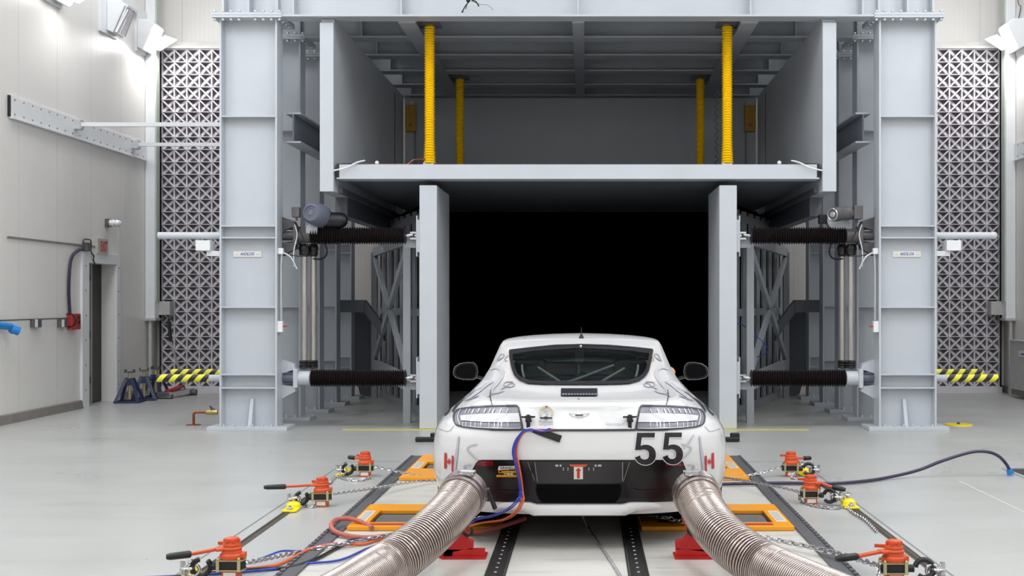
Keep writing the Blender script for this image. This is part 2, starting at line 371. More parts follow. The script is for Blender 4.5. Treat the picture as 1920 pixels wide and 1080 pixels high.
# ------------------------------------------------------------------ egg-crate lattice on the back wall
def lattice(side, label):
    x0 = XC(side, 4.83); x1 = XC(side, 6.88); xa, xb = min(x0, x1), max(x0, x1)
    rt = thing('wall_grille', label, 'grille', ((xa+xb)/2, BY-0.05, 0), group=None)
    p = 0.205; nr = 27; z0 = 0.1; D = 0.13; yf = BY-0.17; mb = MB(); tk = 0.011
    for i in range(nr+1): mb.box((xa, yf, z0+i*p-tk/2), (xb, yf+D, z0+i*p+tk/2))
    for j in range(11): mb.box((xa+j*p-tk, yf+0.02, z0), (xa+j*p+tk, yf+D, z0+nr*p))
    for i in range(nr):
        for j in range(10):
            a = xa+j*p; c = z0+i*p
            for sg in (0, 1):
                y = yf+(0.008 if sg == (1 if side > 0 else 0) else 0.055)
                za, zb = (c, c+p) if sg else (c+p, c); m_ = (a+p/2, c+p/2)
                # each diagonal vane is deepest in the middle of its cell
                dx, dz = p, zb-za; L = math.hypot(dx, dz); hh_ = 0.011 if y < yf+.02 else 0.02; nx, nz = -dz/L*hh_, dx/L*hh_
                pts = [(a, za, y), (a+p, zb, y), (a+p, zb, y+0.04), (m_[0], m_[1], yf+D), (a, za, y+0.04)]
                vs = [(q[0]+nx, q[2], q[1]+nz) for q in pts]+[(q[0]-nx, q[2], q[1]-nz) for q in pts]
                mb.add(vs, [(0,1,2,3,4), (9,8,7,6,5)]+[(k, (k+1) % 5, 5+(k+1) % 5, 5+k) for k in range(5)])
    obj('lattice', mb, M['latt'], rt, sm=False)
    b = MB(); b.box((xa-0.02, yf+D+0.001, 0.0), (xb+0.02, BY-0.001, z0+nr*p+0.03)); obj('backing', b, M['lback'], rt, sm=False)
    b = MB(); b.box((xa-0.03, yf-0.03, z0+nr*p+0.01), (xb+0.03, BY, z0+nr*p+0.05)); b.box((xa-0.03, yf+0.05, z0+nr*p+0.05), (xb+0.03, BY, z0+nr*p+0.13))
    obj('top_rail', b, M['sand'], rt, sm=False)
    b = MB(); b.box((xa-0.03, yf-0.03, 0.0), (xb+0.03, BY, 0.095)); obj('bottom_rail', b, M['latt'], rt, sm=False)
    xo = XC(side, 6.88); b = MB(); b.box((xo, yf, 0.0), (xo+side*0.03, BY, z0+nr*p)); obj('edge_channel', b, M['black'], rt, sm=False)
M['latt'] = mat('pale_grey_moulded_foam', srgb(206, 202, 207), 0.5, var=0.04)
M['lback'] = mat('dark_lattice_backing', srgb(150, 142, 150), 0.9)
lattice(-1, 'grey diagonal lattice grille on back wall left of the columns')
lattice(1, 'grey diagonal lattice grille on back wall right of the columns')
# corner ducts
for side, lab in ((-1, 'white vertical corner duct beside the left lattice, above the blue jack stands'), (1, 'white vertical corner duct beside the right lattice')):
    xw = WX0 if side < 0 else WX1
    rt = thing('corner_duct', lab, 'duct', (xw-side*0.1, 19.5, 1.2), group='white ducts in the back corners')
    b = MB(); b.box((xw-side*.003, 19.42, 1.22), (xw-side*0.16, 19.62, 7.9)); obj('duct_body', b, M['white'], rt, sm=False, bevel=0.01)
    b = MB(); b.box((xw-side*.003, 19.40, 1.19), (xw-side*0.18, 19.64, 1.23)); b.box((xw-side*0.14, 19.6, 1.28), (xw-side*0.34, 19.78, 1.5)); obj('end_cap', b, M['sand'], rt, sm=False)
    b = MB(); b.cyl((xw-side*0.06, 19.5, 0.0), (xw-side*0.06, 19.5, 1.2), 0.035, 12); obj('drain_pipe', b, M['sand'], rt)
    b = MB(); b.box((xw-side*0.16, 19.45, 1.5), (xw-side*0.175, 19.6, 7.9)); obj('green_seal', b, mat('pale_green_seal', srgb(188, 198, 186), 0.5), rt, sm=False)

# wall packs
def wall_pack(xw, side, y, z, lit, label, pw=27, hp=.42):
    s = -side
    rt = thing('wall_light', label, 'light', (xw, y, z-0.3), group=None)
    b = MB(); b.box((xw, y-hp, z-0.28), (xw+s*0.03, y+min(hp, .2), z+0.42)); obj('mounting_plate', b, M['white'], rt, sm=False)
    b = MB(); b.prism([(xw+s*0.03, z-0.22), (xw+s*0.12, z-0.26), (xw+s*0.30, z+0.15), (xw+s*0.22, z+0.22), (xw+s*0.03, z+0.22)], 1, y-0.2, y+0.2)
    obj('housing', b, M['white'], rt, sm=False, bevel=0.012)
    b = MB(); b.prism([(xw+s*0.135, z-0.245), (xw+s*0.165, z-0.235), (xw+s*0.315, z+0.11), (xw+s*0.305, z+0.145)], 1, y-0.17, y+0.17)
    obj('lens', b, M['lens'] if lit else M['lensoff'], rt, sm=False)
    if not lit:
        b = MB()
        for k in (-0.17, -0.06, 0.17): b.bar((xw+s*0.16, y+k, z-0.24), (xw+s*0.32, y+k*0.7, z+0.12), 0.012, 0.012)
        b.bar((xw+s*0.33, y-0.2, z+0.13), (xw+s*0.33, y+0.2, z+0.13), 0.03, 0.03)
        obj('wire_guard', b, M['chrome'], rt)
    if lit:
        l = bpy.data.lights.new('wall_light_lamp', 'AREA'); l.shape = 'RECTANGLE'; l.size = 0.34; l.size_y = 0.34; l.energy = pw; l.color = (1, 0.985, 0.96)
        o = bpy.data.objects.new('wall_light_lamp', l); COL.objects.link(o); o.location = (xw+s*0.36, y, z-0.12)
        o.rotation_euler = Vector((s*0.5, -0.12, -0.95)).to_track_quat('-Z', 'Y').to_euler()
        o.visible_camera = True
wall_pack(WX0, -1, 16.1, 5.72, True, 'lit wall floodlight cut by the top edge, high on the left wall', pw=11)
wall_pack(WX0, -1, 18.0, 5.72, False, 'unlit wall floodlight with wire guard on the left wall')
wall_pack(WX0, -1, 19.2, 5.72, True, 'glowing wall floodlight in the back left corner above the lattice', hp=.2)
wall_pack(WX1, 1, 19.15, 5.72, True, 'glowing wall floodlight in the back right corner above the lattice', hp=.2)
b = MB(); b.box((WX0+.003, 18.3, 6.02), (WX0+0.07, 18.95, 6.1)); b.box((WX0+.003, 18.3, 6.1), (WX0+0.012, 18.95, 6.9)); obj('cable_tray', b, M['white'], None, 'white cable channel between the two floodlights of the back left corner', 'channel', sm=False)
b = MB(); b.sweep(smooth([(WX1-0.05, 19.2, 5.95), (WX1-0.04, 19.1, 6.15), (WX1-0.03, 19.25, 6.3), (WX1-0.03, 19.25, 7.0)]), 0.008, 8); obj('wire', b, M['cast'], None, 'thin wire running up the right wall from the glowing floodlight', 'wire')

# riveted rails on the side walls
for side, lab in ((-1, 'long riveted metal rail on the left wall above the door'), (1, 'riveted metal rail on the right wall below the floodlight')):
    xw = WX0 if side < 0 else WX1; s = -side
    rt = thing('wall_rail', lab, 'rail', (xw, 17.4, 3.75)); y0 = 14.84; y1 = 19.4
    b = MB(); b.box((xw, y0, 3.77), (xw+s*0.03, y1, 4.03)); b.box((xw, y0, 3.75), (xw+s*0.05, y1, 3.77)); obj('rail_plate', b, M['white'], rt, sm=False)
    b = MB(); b.box((xw+s*0.001, y0-0.03, 3.77), (xw+s*0.03, y0, 4.03)); obj('rail_end', b, M['black'], rt, sm=False)
    r = MB()
    y = y0+0.1
    while y < y1:
        for z in (3.81, 3.99): r.sphere((xw+s*0.03, y, z), 0.012, 8, 6, (0.6, 1, 1))
        y += 0.24
    obj('rivet', r, M['cast'], rt, kind='stuff')
for y, lab in ((16.72, 'white tie rod from left wall rail to columns, the nearer and higher of two'), (18.85, 'white tie rod from left wall rail to columns, the farther and lower of two')):
    b = MB(); b.bar((WX0+0.03, y, 3.945), (-4.2, y, 3.945), 0.055, 0.055); rt = obj('tie_rod', b, M['white'], None, lab, 'rod', 'white tie rods above the door', sm=False)
    b = MB(); b.box((WX0+0.03, y-0.06, 3.88), (WX0+0.12, y+0.06, 4.01)); b.sphere((WX0+0.1, y, 3.9), 0.04); obj('clevis', b, M['bolt'], rt)

# small fittings on the left wall
def wy(px): return 7.1*F/(CX-px)
def WP(px, py, off=0.0):
    Y = (7.1-off)*F/(CX-px); return Vector((WX0+off, Y, H-(py-CY)/F*Y))
c = WP(187, 462); rt = thing('exit_sign', 'exit sign with red letters above the door frame', 'sign', (WX0, c.y, c.z-0.13))
b = MB(); b.box((WX0, c.y-0.19, c.z-0.11), (WX0+0.05, c.y+0.19, c.z+0.11)); obj('sign_box', b, mat('grey_sign_face', srgb(176, 170, 164), 0.5), rt, sm=False)
text_flat('lettering', 'EXIT', (WX0+0.05, c.y+0.03, c.z), (0, 1, 0), (0, 0, 1), 0.24, 0.15, M['redink'], rt, bold=0.02)
c = WP(205, 419); rt = thing('strobe_lamp', 'clear caged strobe lamp on the left wall', 'lamp', (WX0, c.y-0.1, c.z))
b = MB(); b.box((WX0, c.y-0.17, c.z-0.06), (WX0+0.05, c.y-0.03, c.z+0.06)); obj('back_box', b, M['cast'], rt, sm=False)
b = MB(); b.lathe((WX0+0.05, c.y-0.1, c.z), (WX0+0.22, c.y-0.1, c.z), [(0, 0.05), (0.7, 0.05), (0.9, 0.035), (1, 0.01)]); obj('clear_dome', b, mat('clear_dome', srgb(230, 232, 235), 0.1, metal=0.3), rt)
b = MB()
for k in (0.08, 0.13, 0.18): b.torus((WX0+k, c.y-0.1, c.z), 0.058, 0.004, (1, 0, 0), 20, 6)
obj('cage', b, M['chrome'], rt)
c = WP(63, 607); BOXES = [(63, 'grey switch box with white cover under the conduit, the one farther from the door'), (113, 'grey switch box with white cover beside the red call box')]
for px, lab in BOXES:
    c = WP(px, 606); rt = thing('switch_box', lab, 'box', (WX0, c.y, c.z-0.07), group='grey switch boxes on the left wall')
    b = MB(); b.box((WX0, c.y-0.1, c.z-0.055), (WX0+0.06, c.y+0.1, c.z+0.055)); obj('case', b, M['cast'], rt, sm=False)
    b = MB(); b.box((WX0+0.06, c.y-0.09, c.z-0.05), (WX0+0.065, c.y-0.02, c.z+0.05)); obj('cover', b, M['white'], rt, sm=False)
b = MB(); a0 = WP(-60, 594); a1 = WP(130, 593); b.cyl((WX0+0.02, a0.y, 1.27), (WX0+0.02, a1.y, 1.27), 0.008, 8); obj('conduit', b, M['cast'], None, 'thin grey conduit running along the left wall above the switch boxes', 'pipe')
c = WP(133, 603); rt = thing('call_box', 'red call box on the left wall beside the door', 'box', (WX0, c.y, c.z-0.12))
b = MB(); b.box((WX0, c.y-0.14, c.z-0.11), (WX0+0.08, c.y+0.14, c.z+0.11)); obj('red_case', b, M['redbox'], rt, sm=False, bevel=0.01)
b = MB(); b.box((WX0+0.08, c.y+0.05, c.z-0.03), (WX0+0.09, c.y+0.1, c.z+0.01)); b.box((WX0+0.08, c.y+0.03, c.z+0.04), (WX0+0.09, c.y+0.1, c.z+0.07)); b.torus((WX0+0.04, c.y-0.14, c.z+0.02), 0.09, 0.01, (0, 1, 0), 20, 6)
obj('handset', b, M['black'], rt)
pts = [WP(131, 590, .03), WP(129, 545, .03), WP(131, 500, .03), WP(136, 480, .03), WP(146, 470, .03), WP(155, 466, .03)]
b = MB(); b.sweep(smooth(pts), 0.022, 10); obj('armoured_cable', b, M['purple'], None, 'thick dark cable curving down the left wall to the red call box', 'cable')
c = WP(157, 463); rt = thing('junction_box', 'small grey junction box on the corner of the door frame', 'box', (WX0, c.y, c.z-0.06))
b = MB(); b.box((WX0, c.y-0.06, c.z-0.06), (WX0+0.08, c.y+0.06, c.z+0.06)); obj('case', b, M['cast'], rt, sm=False)
b = MB(); b.sweep(smooth([WP(156, 455, .04), WP(158, 449, .04), WP(169, 450, .04), WP(171, 458, .04), WP(171, 472, .04), WP(176, 480, .05), WP(175, 487, .05), WP(178, 494, .05)]), 0.009, 8); obj('thin_cable', b, M['black'], None, 'thin black cable looping from the junction box into the doorway', 'cable')
c = WP(8, 613, 0.08); rt = thing('wall_plug', 'bright blue plug at the left edge of the wall', 'plug', (WX0, c.y, c.z))
b = MB(); b.cyl(c+Vector((0, -0.25, 0.03)), c+Vector((0.03, 0.1, 0)), 0.045, 14); b.sphere(c+Vector((0.05, 0.12, -0.03)), 0.06); obj('plug_body', b, M['blueplug'], rt)
b = MB(); b.cyl(c+Vector((0.04, 0.1, -0.02)), c+Vector((0.1, 0.16, -0.05)), 0.05, 14, 0.06); b.cyl(c+Vector((-0.08, -0.1, 0.02)), c+Vector((0, -0.1, 0.02)), 0.05, 12); obj('plug_cap', b, M['blueplug'], rt)

M['cabi'] = mat('light_grey_cabinet', srgb(186, 183, 180), 0.4)
# right wall: cabinet with label
rt = thing('wall_cabinet', 'grey cabinet with white label against the right wall', 'cabinet', (6.7, 17.6, 0))
b = MB(); b.box((6.62, 16.6, 0.14), (WX1, 18.9, 0.88)); obj('cabinet_body', b, M['cabi'], rt, sm=False, bevel=0.008)
b = MB(); b.box((6.60, 16.58, 0.88), (WX1, 18.95, 0.90)); obj('lid', b, M['sand'], rt, sm=False)
b = MB(); b.box((6.612, 17.8, 0.66), (6.62, 18.5, 0.75)); obj('label_plate', b, M['label'], rt, sm=False)
b = MB(); b.box((6.61, 17.95, 0.685), (6.612, 18.4, 0.71)); obj('print_line', b, M['blueink'], rt, sm=False)
b = MB(); c = FP(1797, 797); b.lathe(c, c+Vector((0, 0, 0.012)), [(0, 0.17), (1, 0.165)], 24); rt = obj('floor_marker', b, M['anchor'], None, 'round yellow marker on the floor to the right of the front right column', 'marker')
b = MB(); b.sphere(c+Vector((0, 0, 0.02)), 0.02); obj('cap_bolt', b, M['cast'], rt)

# jack stands by the left wall
def jack_stand(loc, rz, label):
    rt = thing('jack_stand', label, 'jack stand', (0, 0, 0), group='dark blue jack stands along the left wall')
    b = MB(); h = 0.36; w = 0.17
    for sx, sy in ((1, 1), (1, -1), (-1, 1), (-1, -1)):
        b = MB(); b.bar((sx*w, sy*w, 0.0), (sx*0.04, sy*0.04, h), 0.045, 0.012, (0, 1, 0)); obj('leg', b, M['jackblue'], rt, sm=False)
    b = MB(); 
    for q in ((-w, -w, w, -w), (w, -w, w, w), (w, w, -w, w), (-w, w, -w, -w)): b.bar((q[0], q[1], 0.015), (q[2], q[3], 0.015), 0.03, 0.03)
    obj('base_frame', b, M['jackblue'], rt, sm=False)
    b = MB(); b.box((-0.05, -0.05, h-0.1), (0.05, 0.05, h)); obj('collar', b, M['jackblue'], rt, sm=False)
    b = MB(); b.cyl((0, 0, 0.05), (0, 0, 0.45), 0.022, 12); obj('ratchet_post', b, M['cream'], rt)
    b = MB(); b.box((-0.07, -0.035, 0.44), (0.07, 0.035, 0.46)); b.box((-0.07, -0.035, 0.46), (-0.05, 0.035, 0.49)); b.box((0.05, -0.035, 0.46), (0.07, 0.035, 0.49)); obj('saddle', b, M['cast'], rt, sm=False)
    rt.location = loc; rt.rotation_euler = (0, 0, rz); return rt
JB = jack_stand((-6.78, 17.93, 0), 0.1, 'dark blue jack stand nearest the door')
dup(JB, (-6.72, 18.35, 0), (0, 0, 0.3), 'dark blue jack stand, second from the door')
dup(JB, (-6.70, 18.8, 0), (0, 0, -0.1), 'dark blue jack stand, farthest from the door')
# trolley jack
c = FP(306, 748); rt = thing('trolley_jack', 'low silver and red trolley jack on the floor beside the blue jack stands', 'jack', (c.x, c.y, 0))
b = MB()
for s in (-0.1, 0.1): b.bar(c+Vector((s, 0, .06)), c+Vector((s+0.13, 0.75, .07)), 0.02, 0.08)
b.bar(c+Vector((-0.12, 0.0, .06)), c+Vector((0.12, 0, .06)), 0.05, 0.09); obj('frame', b, M['chrome'], rt, sm=False, bevel=0.005)
b = MB(); b.cyl(c+Vector((-0.14, 0.02, .035)), c+Vector((0.14, 0.02, .035)), 0.035, 14); b.cyl(c+Vector((0, 0.72, .05)), c+Vector((0.28, 0.72, .05)), 0.05, 14); obj('wheel', b, M['cast'], rt)
b = MB(); b.bar(c+Vector((0.03, 0.15, .1)), c+Vector((0.1, 0.55, .16)), 0.1, 0.03); b.cyl(c+Vector((0.03, .15, .1)), c+Vector((.03, .15, .14)), 0.05, 12); obj('lift_arm', b, M['redbox'], rt)
b = MB(); b.cyl(c+Vector((0.12, 0.66, .08)), P(320, 640, 18.7), 0.018, 10); obj('handle', b, M['sand'], rt)
b = MB(); b.cyl(P(320, 640, 18.7), P(317, 603, 18.7), 0.026, 10); b.cyl(P(317, 603, 18.7), P(317, 597, 18.7), 0.018, 10); obj('grip', b, M['black'], rt)
# copper pipe with valve beside the left column
c = FP(363, 797); z1 = 0.155; rt = thing('drain_valve', 'copper pipe with brass valve rising from the floor beside the front left column', 'valve', (c.x, c.y, 0))
b = MB(); b.sweep([c, c+Vector((0, 0, z1-0.02)), c+Vector((0.02, 0, z1)), c+Vector((0.17, 0, z1))], 0.016, 12); b.lathe(c, c+Vector((0, 0, 0.006)), [(0, .09), (1, .085)], 20); obj('pipe', b, M['copper'], rt)
b = MB(); b.lathe(c+Vector((0.15, 0, z1)), c+Vector((0.29, 0, z1)), [(0, 0.024), (0.2, 0.034), (0.4, 0.026), (0.6, 0.034), (0.8, 0.03), (1, 0.026)], 14); obj('valve_body', b, M['brass'], rt)
b = MB(); b.bar(c+Vector((0.23, 0, z1)), c+Vector((0.2, 0, z1+0.08)), 0.02, 0.012); b.bar(c+Vector((0.2, 0, z1+.07)), c+Vector((0.27, 0, z1+.02)), 0.02, 0.01); obj('valve_lever', b, M['cast'], rt, sm=False)

# ================================================================== STEEL FRAME
CYS = [14.05, 15.2, 16.3, 17.4, 18.5]
ordn = ['front', 'second', 'third', 'fourth', 'rearmost']
def column(side, k):
    Y = CYS[k]; di, do = 3.5, 4.17; xi, xo = XC(side, di), XC(side, do); sw = 'left' if side < 0 else 'right'
    if k == 0: lab = 'tall grey steel %s column at the front, carrying the white name plate' % sw
    else: lab = '%s grey steel column of the row behind the front %s column' % (ordn[k], sw)
    rt = thing('steel_column', lab, 'column', ((xi+xo)/2, Y+0.15, 0), group='grey steel columns on the %s' % sw)
    dep = 0.27; t = 0.022; zt = 4.785; xs = sorted((xi, xo)); ym = Y+0.12
    for x in (xi, xo):
        b = MB(); s = 1 if x == xs[0] else -1; b.box((x, Y, 0.045), (x+s*t, Y+dep, zt)); obj('flange', b, M['steel'], rt, sm=False, bevel=0.002)
    b = MB(); b.box((xs[0]+t, ym, 0.045), (xs[1]-t, ym+0.02, zt)); obj('web', b, M['steel'], rt, sm=False)
    zs = [H-(y-CY)/F*14.1 for y in (219, 424, 446, 576, 702, 727)]
    for z in zs:
        b = MB(); b.box((xs[0]+t, Y+0.005, z-0.008), (xs[1]-t, ym, z+0.008)); b.box((xs[0]+t, ym+0.02, z-0.008), (xs[1]-t, Y+dep, z+0.008)); obj('stiffener', b, M['steel'], rt, sm=False)
    b = MB(); b.box((xs[0]-0.13, Y-0.06, 0), (xs[1]+0.13, Y+dep+0.06, 0.045)); obj('base_plate', b, M['steel'], rt, sm=False, bevel=0.003)
    xg = (xi+xo)/2+0.02*side*-1
    b = MB(); b.prism([(Y-0.02, 0.045), (ym, 0.045), (ym, 0.36), (ym-0.03, 0.36)], 0, xg-0.02, xg+0.02); obj('gusset', b, M['steel'], rt, sm=False)
    # base bolts, capital plates and bolts
    bb = MB(); q0 = ORG[rt.name]; bb.lathe(q0, q0+Vector((0, 0, 0.03)), [(0, 0.022), (0.6, 0.022), (0.61, 0.014), (1, 0.012)], 8); first = None
    for i in range(6):
        x = xs[0]+0.06+i*(xs[1]-xs[0]-0.12)/5
        o = obj('anchor_bolt', bb, M['bolt'], rt, sm=False) if first is None else first.copy()
        if first is None: first = o
        else: COL.objects.link(o); o.parent = rt
        o.location = (x-rt.location.x, Y-0.03-rt.location.y, 0.045)
    if first: pass
    if k < 4:
        for nm, za, zb in (('lower_cap_plate', 4.785, 4.812), ('upper_cap_plate', 4.814, 4.845)):
            b = MB(); b.box((xs[0]-0.07, Y-0.07, za), (xs[1]+0.07, Y+dep+0.3, zb)); obj(nm, b, M['steel'], rt, sm=False, bevel=0.003)
        bm_ = MB(); bm_.sphere(ORG[rt.name], 0.021, 10, 6, (1, 1, 0.9)); first = None
        for zz in (4.768, 4.862):
            for i in (0, 1, 2, 3, 5, 6, 7, 8):
                x = xs[0]-0.04+i*(xs[1]-xs[0]+0.08)/8
                if first is None: o = first = obj('bolt', bm_, M['bolt'], rt)
                else: o = first.copy(); COL.objects.link(o); o.parent = rt
                o.location = (x-rt.location.x, Y-0.04-rt.location.y, zz)
            for j in range(1, 4):
                o = first.copy(); COL.objects.link(o); o.parent = rt; xx = xi-side*0.045
                o.location = (xx-rt.location.x, Y-0.04+j*0.13-rt.location.y, zz)
    if 0 < k:
        b = MB(); b.box((xs[0], ym, 4.846 if k < 4 else 4.79), (xs[1], ym+0.02, 5.9)); b.box((xs[0], Y, 4.846 if k < 4 else 4.79), (xs[0]+t, Y+dep, 5.9)); b.box((xs[1]-t, Y, 4.846 if k < 4 else 4.79), (xs[1], Y+dep, 5.9)); obj('upper_section', b, M['steel2'], rt, sm=False)
    if k == 0:
        for x in (xi+side*0.0, xo-side*0.04, (xi+xo)/2):
            b = MB(); b.box((x-0.012, Y-0.0, 4.845), (x+0.012, Y+dep, 6.6)); obj('upper_flange', b, M['steel'], rt, sm=False)
        b = MB(); b.box((xs[0], ym, 4.845), (xs[1], ym+0.02, 6.6)); obj('upper_web', b, M['steel'], rt, sm=False)
        # name plate
        c = P(464 if side < 0 else 1700, 476.5, ym-0.004); pl = MB(); pl.box((c.x-0.165, ym-0.012, c.z-0.034), (c.x+0.165, ym-0.001, c.z+0.034))
        np_ = obj('name_plate', pl, M['label'], rt, 'white name plate', sm=False, bevel=0.003)
        text_flat('lettering', 'AIOLOS', (c.x, ym-0.012, c.z+0.002), (1, 0, 0), (0, 0, 1), 0.17, 0.034, M['blueink'], np_, shear=0.25, bold=0.015)
        for dx in (-0.125, 0.125):
            text_flat('lettering', '.....', (c.x+dx, ym-0.012, c.z-0.006), (1, 0, 0), (0, 0, 1), 0.045, 0.006, M['blueink'], np_)
for side in (-1, 1):
    for k in range(5): column(side, k)

def beam(name, label, cat, group, Y, x0, x1, z0, z1, stiff=(), m='steel2', dep=0.26, loc=None):
    rt = thing(name, label, cat, ((x0+x1)/2, Y, z0), group=group)
    b = MB(); b.box((x0, Y-dep/2, z0), (x1, Y+dep/2, z0+0.022)); obj('bottom_flange', b, M[m], rt, sm=False)
    b = MB(); b.box((x0, Y-dep/2, z1-0.022), (x1, Y+dep/2, z1)); obj('top_flange', b, M[m], rt, sm=False)
    b = MB(); b.box((x0, Y-0.008, z0+0.022), (x1, Y+0.008, z1-0.022)); obj('web', b, M[m], rt, sm=False)
    for x in stiff:
        b = MB(); b.box((x-0.009, Y-dep/2+0.01, z0+0.022), (x+0.009, Y-0.008, z1-0.022)); obj('stiffener', b, M[m], rt, sm=False)
    return rt
xb0, xb1 = XC(-1, 3.49), XC(1, 3.49)
beam('cross_beam', 'front overhead steel beam spanning between the two front columns', 'beam', 'overhead cross beams', 14.12, xb0, xb1, 4.80, 5.5,
     [XC(-1, 3.3), XC(-1, 2.05), -0.1, XC(1, 2.0), XC(1, 3.3)], m='steel')
for k in range(1, 6):
    Y = (CYS+[19.45])[k]+0.05
    beam('cross_beam', '%s overhead cross beam behind the front one, over the hanging platform' % ['', 'first', 'second', 'third', 'fourth', 'last'][k], 'beam', 'overhead cross beams', Y,
         xb0, xb1, 4.80, 5.35, [XC(-1, 2.72), XC(1, 2.72), XC(-1, 3.2), XC(1, 3.2)])
for d, lab in ((-2.02, 'left lengthwise beam under the overhead cross beams'), (0, 'middle lengthwise beam under the overhead cross beams'), (2.02, 'right lengthwise beam under the overhead cross beams')):
    x = -0.1+d; wd = 0.07 if d == 0 else 0.1
    rt = thing('lengthwise_beam', lab, 'beam', (x, 16.8, 4.8), group='lengthwise beams over the platform')
    b = MB(); b.box((x-wd, 14.25, 4.78), (x+wd, 19.5, 4.80)); obj('flange', b, M['steel2'], rt, sm=False)
    b = MB(); b.box((x-0.01, 14.25, 4.80), (x+0.01, 19.5, 5.3)); obj('web', b, M['steel2'], rt, sm=False)
b = MB(); b.box((XC(-1, 3.1), 14.3, 5.36), (XC(1, 3.1), 19.9, 5.4)); obj('roof_plate', b, M['steel2'], None, 'grey roof plate lying on the overhead cross beams', 'plate', sm=False)
b = MB(); p = P(882, 0, 13.9); q = lambda x, y: P(x, y, 13.93)
b.sweep(smooth([q(884, -8), q(880, 2), q(872, 12), q(867, 22)]), 0.008, 6); b.sweep(smooth([q(878, 2), q(875, 10), q(873, 17)]), 0.006, 6); b.sweep(smooth([q(884, 0), q(893, 4), q(898, 12)]), 0.008, 6); b.sphere(q(867, 22), 0.012); b.sphere(q(878, 1), 0.025)
b.sweep(smooth([q(884, 2), q(900, 8), q(915, 10), q(925, 19)]), 0.002, 5)
obj('cable_tails', b, M['black'], None, 'bunch of loose black cable tails hanging at the top of the front beam', 'cable')

# overhead box: side walls, back, platform
for side in (-1, 1):
    sw = 'left' if side < 0 else 'right'; xi, xo = XC(side, 2.85), XC(side, 3.0)
    rt = thing('hood_side_wall', 'grey steel %s side wall of the overhead hood, beside the hanging platform' % sw, 'panel', ((xi+xo)/2, 14.1, 2.78), group='side walls of the hood')
    b = MB(); b.box((xi, 14.12, 2.78), (xo, 19.45, 4.795)); obj('side_panel', b, M['steel'], rt, sm=False)
    b = MB(); b.box((xi, 14.08, 2.78), (xo+side*0.01, 14.12, 4.75)); obj('front_strip', b, M['steel'], rt, sm=False, bevel=0.004)
    b = MB(); b.box((xi, 18.55, 2.8), (xi-side*0.006, 18.58, 4.7)); obj('seam', b, M['black'], rt, sm=False)
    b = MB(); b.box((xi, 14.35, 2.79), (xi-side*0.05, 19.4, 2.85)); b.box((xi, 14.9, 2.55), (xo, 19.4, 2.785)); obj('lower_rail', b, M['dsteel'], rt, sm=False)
rt = thing('hood_back_wall', 'shaded grey back panel of the overhead hood', 'panel', (-0.1, 19.5, 3.0))
b = MB(); b.box((XC(-1, 2.84), 19.55, 3.0), (XC(1, 2.84), 19.62, 4.79)); obj('back_panel', b, M['steel2'], rt, sm=False)  # darker grey stands for the back wall in the shade of the hood
for side in (-1, 1):
    b = MB(); x = XC(side, 2.79); b.box((x, 19.3, 3.1), (x-side*0.13, 19.54, 4.7)); obj('corner_post', b, M['steel2'], rt, sm=False)
for side in (-1, 1):
    x = XC(side, 2.70); b = MB(); b.box((x-0.085, 19.2, 4.20), (x+0.085, 19.298, 4.62)); rt = obj('yellow_bracket', b, M['ochre'], None, 'dark yellow bracket on the %s of the hood back panel' % ('left' if side < 0 else 'right'), 'bracket', 'yellow brackets in the hood', sm=False, bevel=0.01)
    b = MB(); b.cyl((x, 19.185, 4.3), (x, 19.21, 4.3), 0.02, 10); obj('bracket_bolt', b, M['cast'], rt)
rt = thing('hanging_platform', 'wide grey hanging platform across the portal, below the yellow bellows', 'platform', (-0.1, 14.2, 2.935))
b = MB(); b.box((XC(-1, 2.79), 14.16, 2.945), (XC(1, 2.79), 19.4, 3.10)); obj('deck', b, M['dsteel'], rt, sm=False)  # darker steel puts the shade under the platform into the colour
b = MB(); b.box((XC(-1, 2.79), 14.12, 2.935), (XC(1, 2.79), 14.16, 3.10)); b.box((XC(-1, 2.82), 14.11, 2.93), (XC(1, 2.82), 14.4, 2.945)); obj('front_fascia', b, M['steel'], rt, sm=False)
for side in (-1, 1):
    b = MB(); x = XC(side, 2.78)
    b.box((x-side*0.16, 14.14, 3.1), (x, 14.17, 3.115)); b.box((x, 14.13, 2.95), (x+side*0.045, 14.2, 3.11)); obj('end_bracket', b, M['black'], rt, sm=False)
    b = MB(); b.sweep(smooth([(x+side*0.06, 14.05, 3.02), (x-side*0.08, 14.08, 3.06), (x-side*0.2, 14.1, 3.12), (x-side*0.28, 14.16, 3.15)]), 0.009, 8); b.sphere((x-side*0.42, 14.18, 3.125), 0.025); obj('white_strap', b, M['white'], rt)
b = MB(); b.sweep(smooth([P(683, 309, 14.3), P(740, 308, 14.3), P(764, 308, 14.3), P(776, 300, 14.3), P(798, 299, 14.3)]), 0.008, 8); obj('copper_line', b, M['copper'], None, 'thin copper line lying on the platform beside the near left yellow bellows', 'pipe')
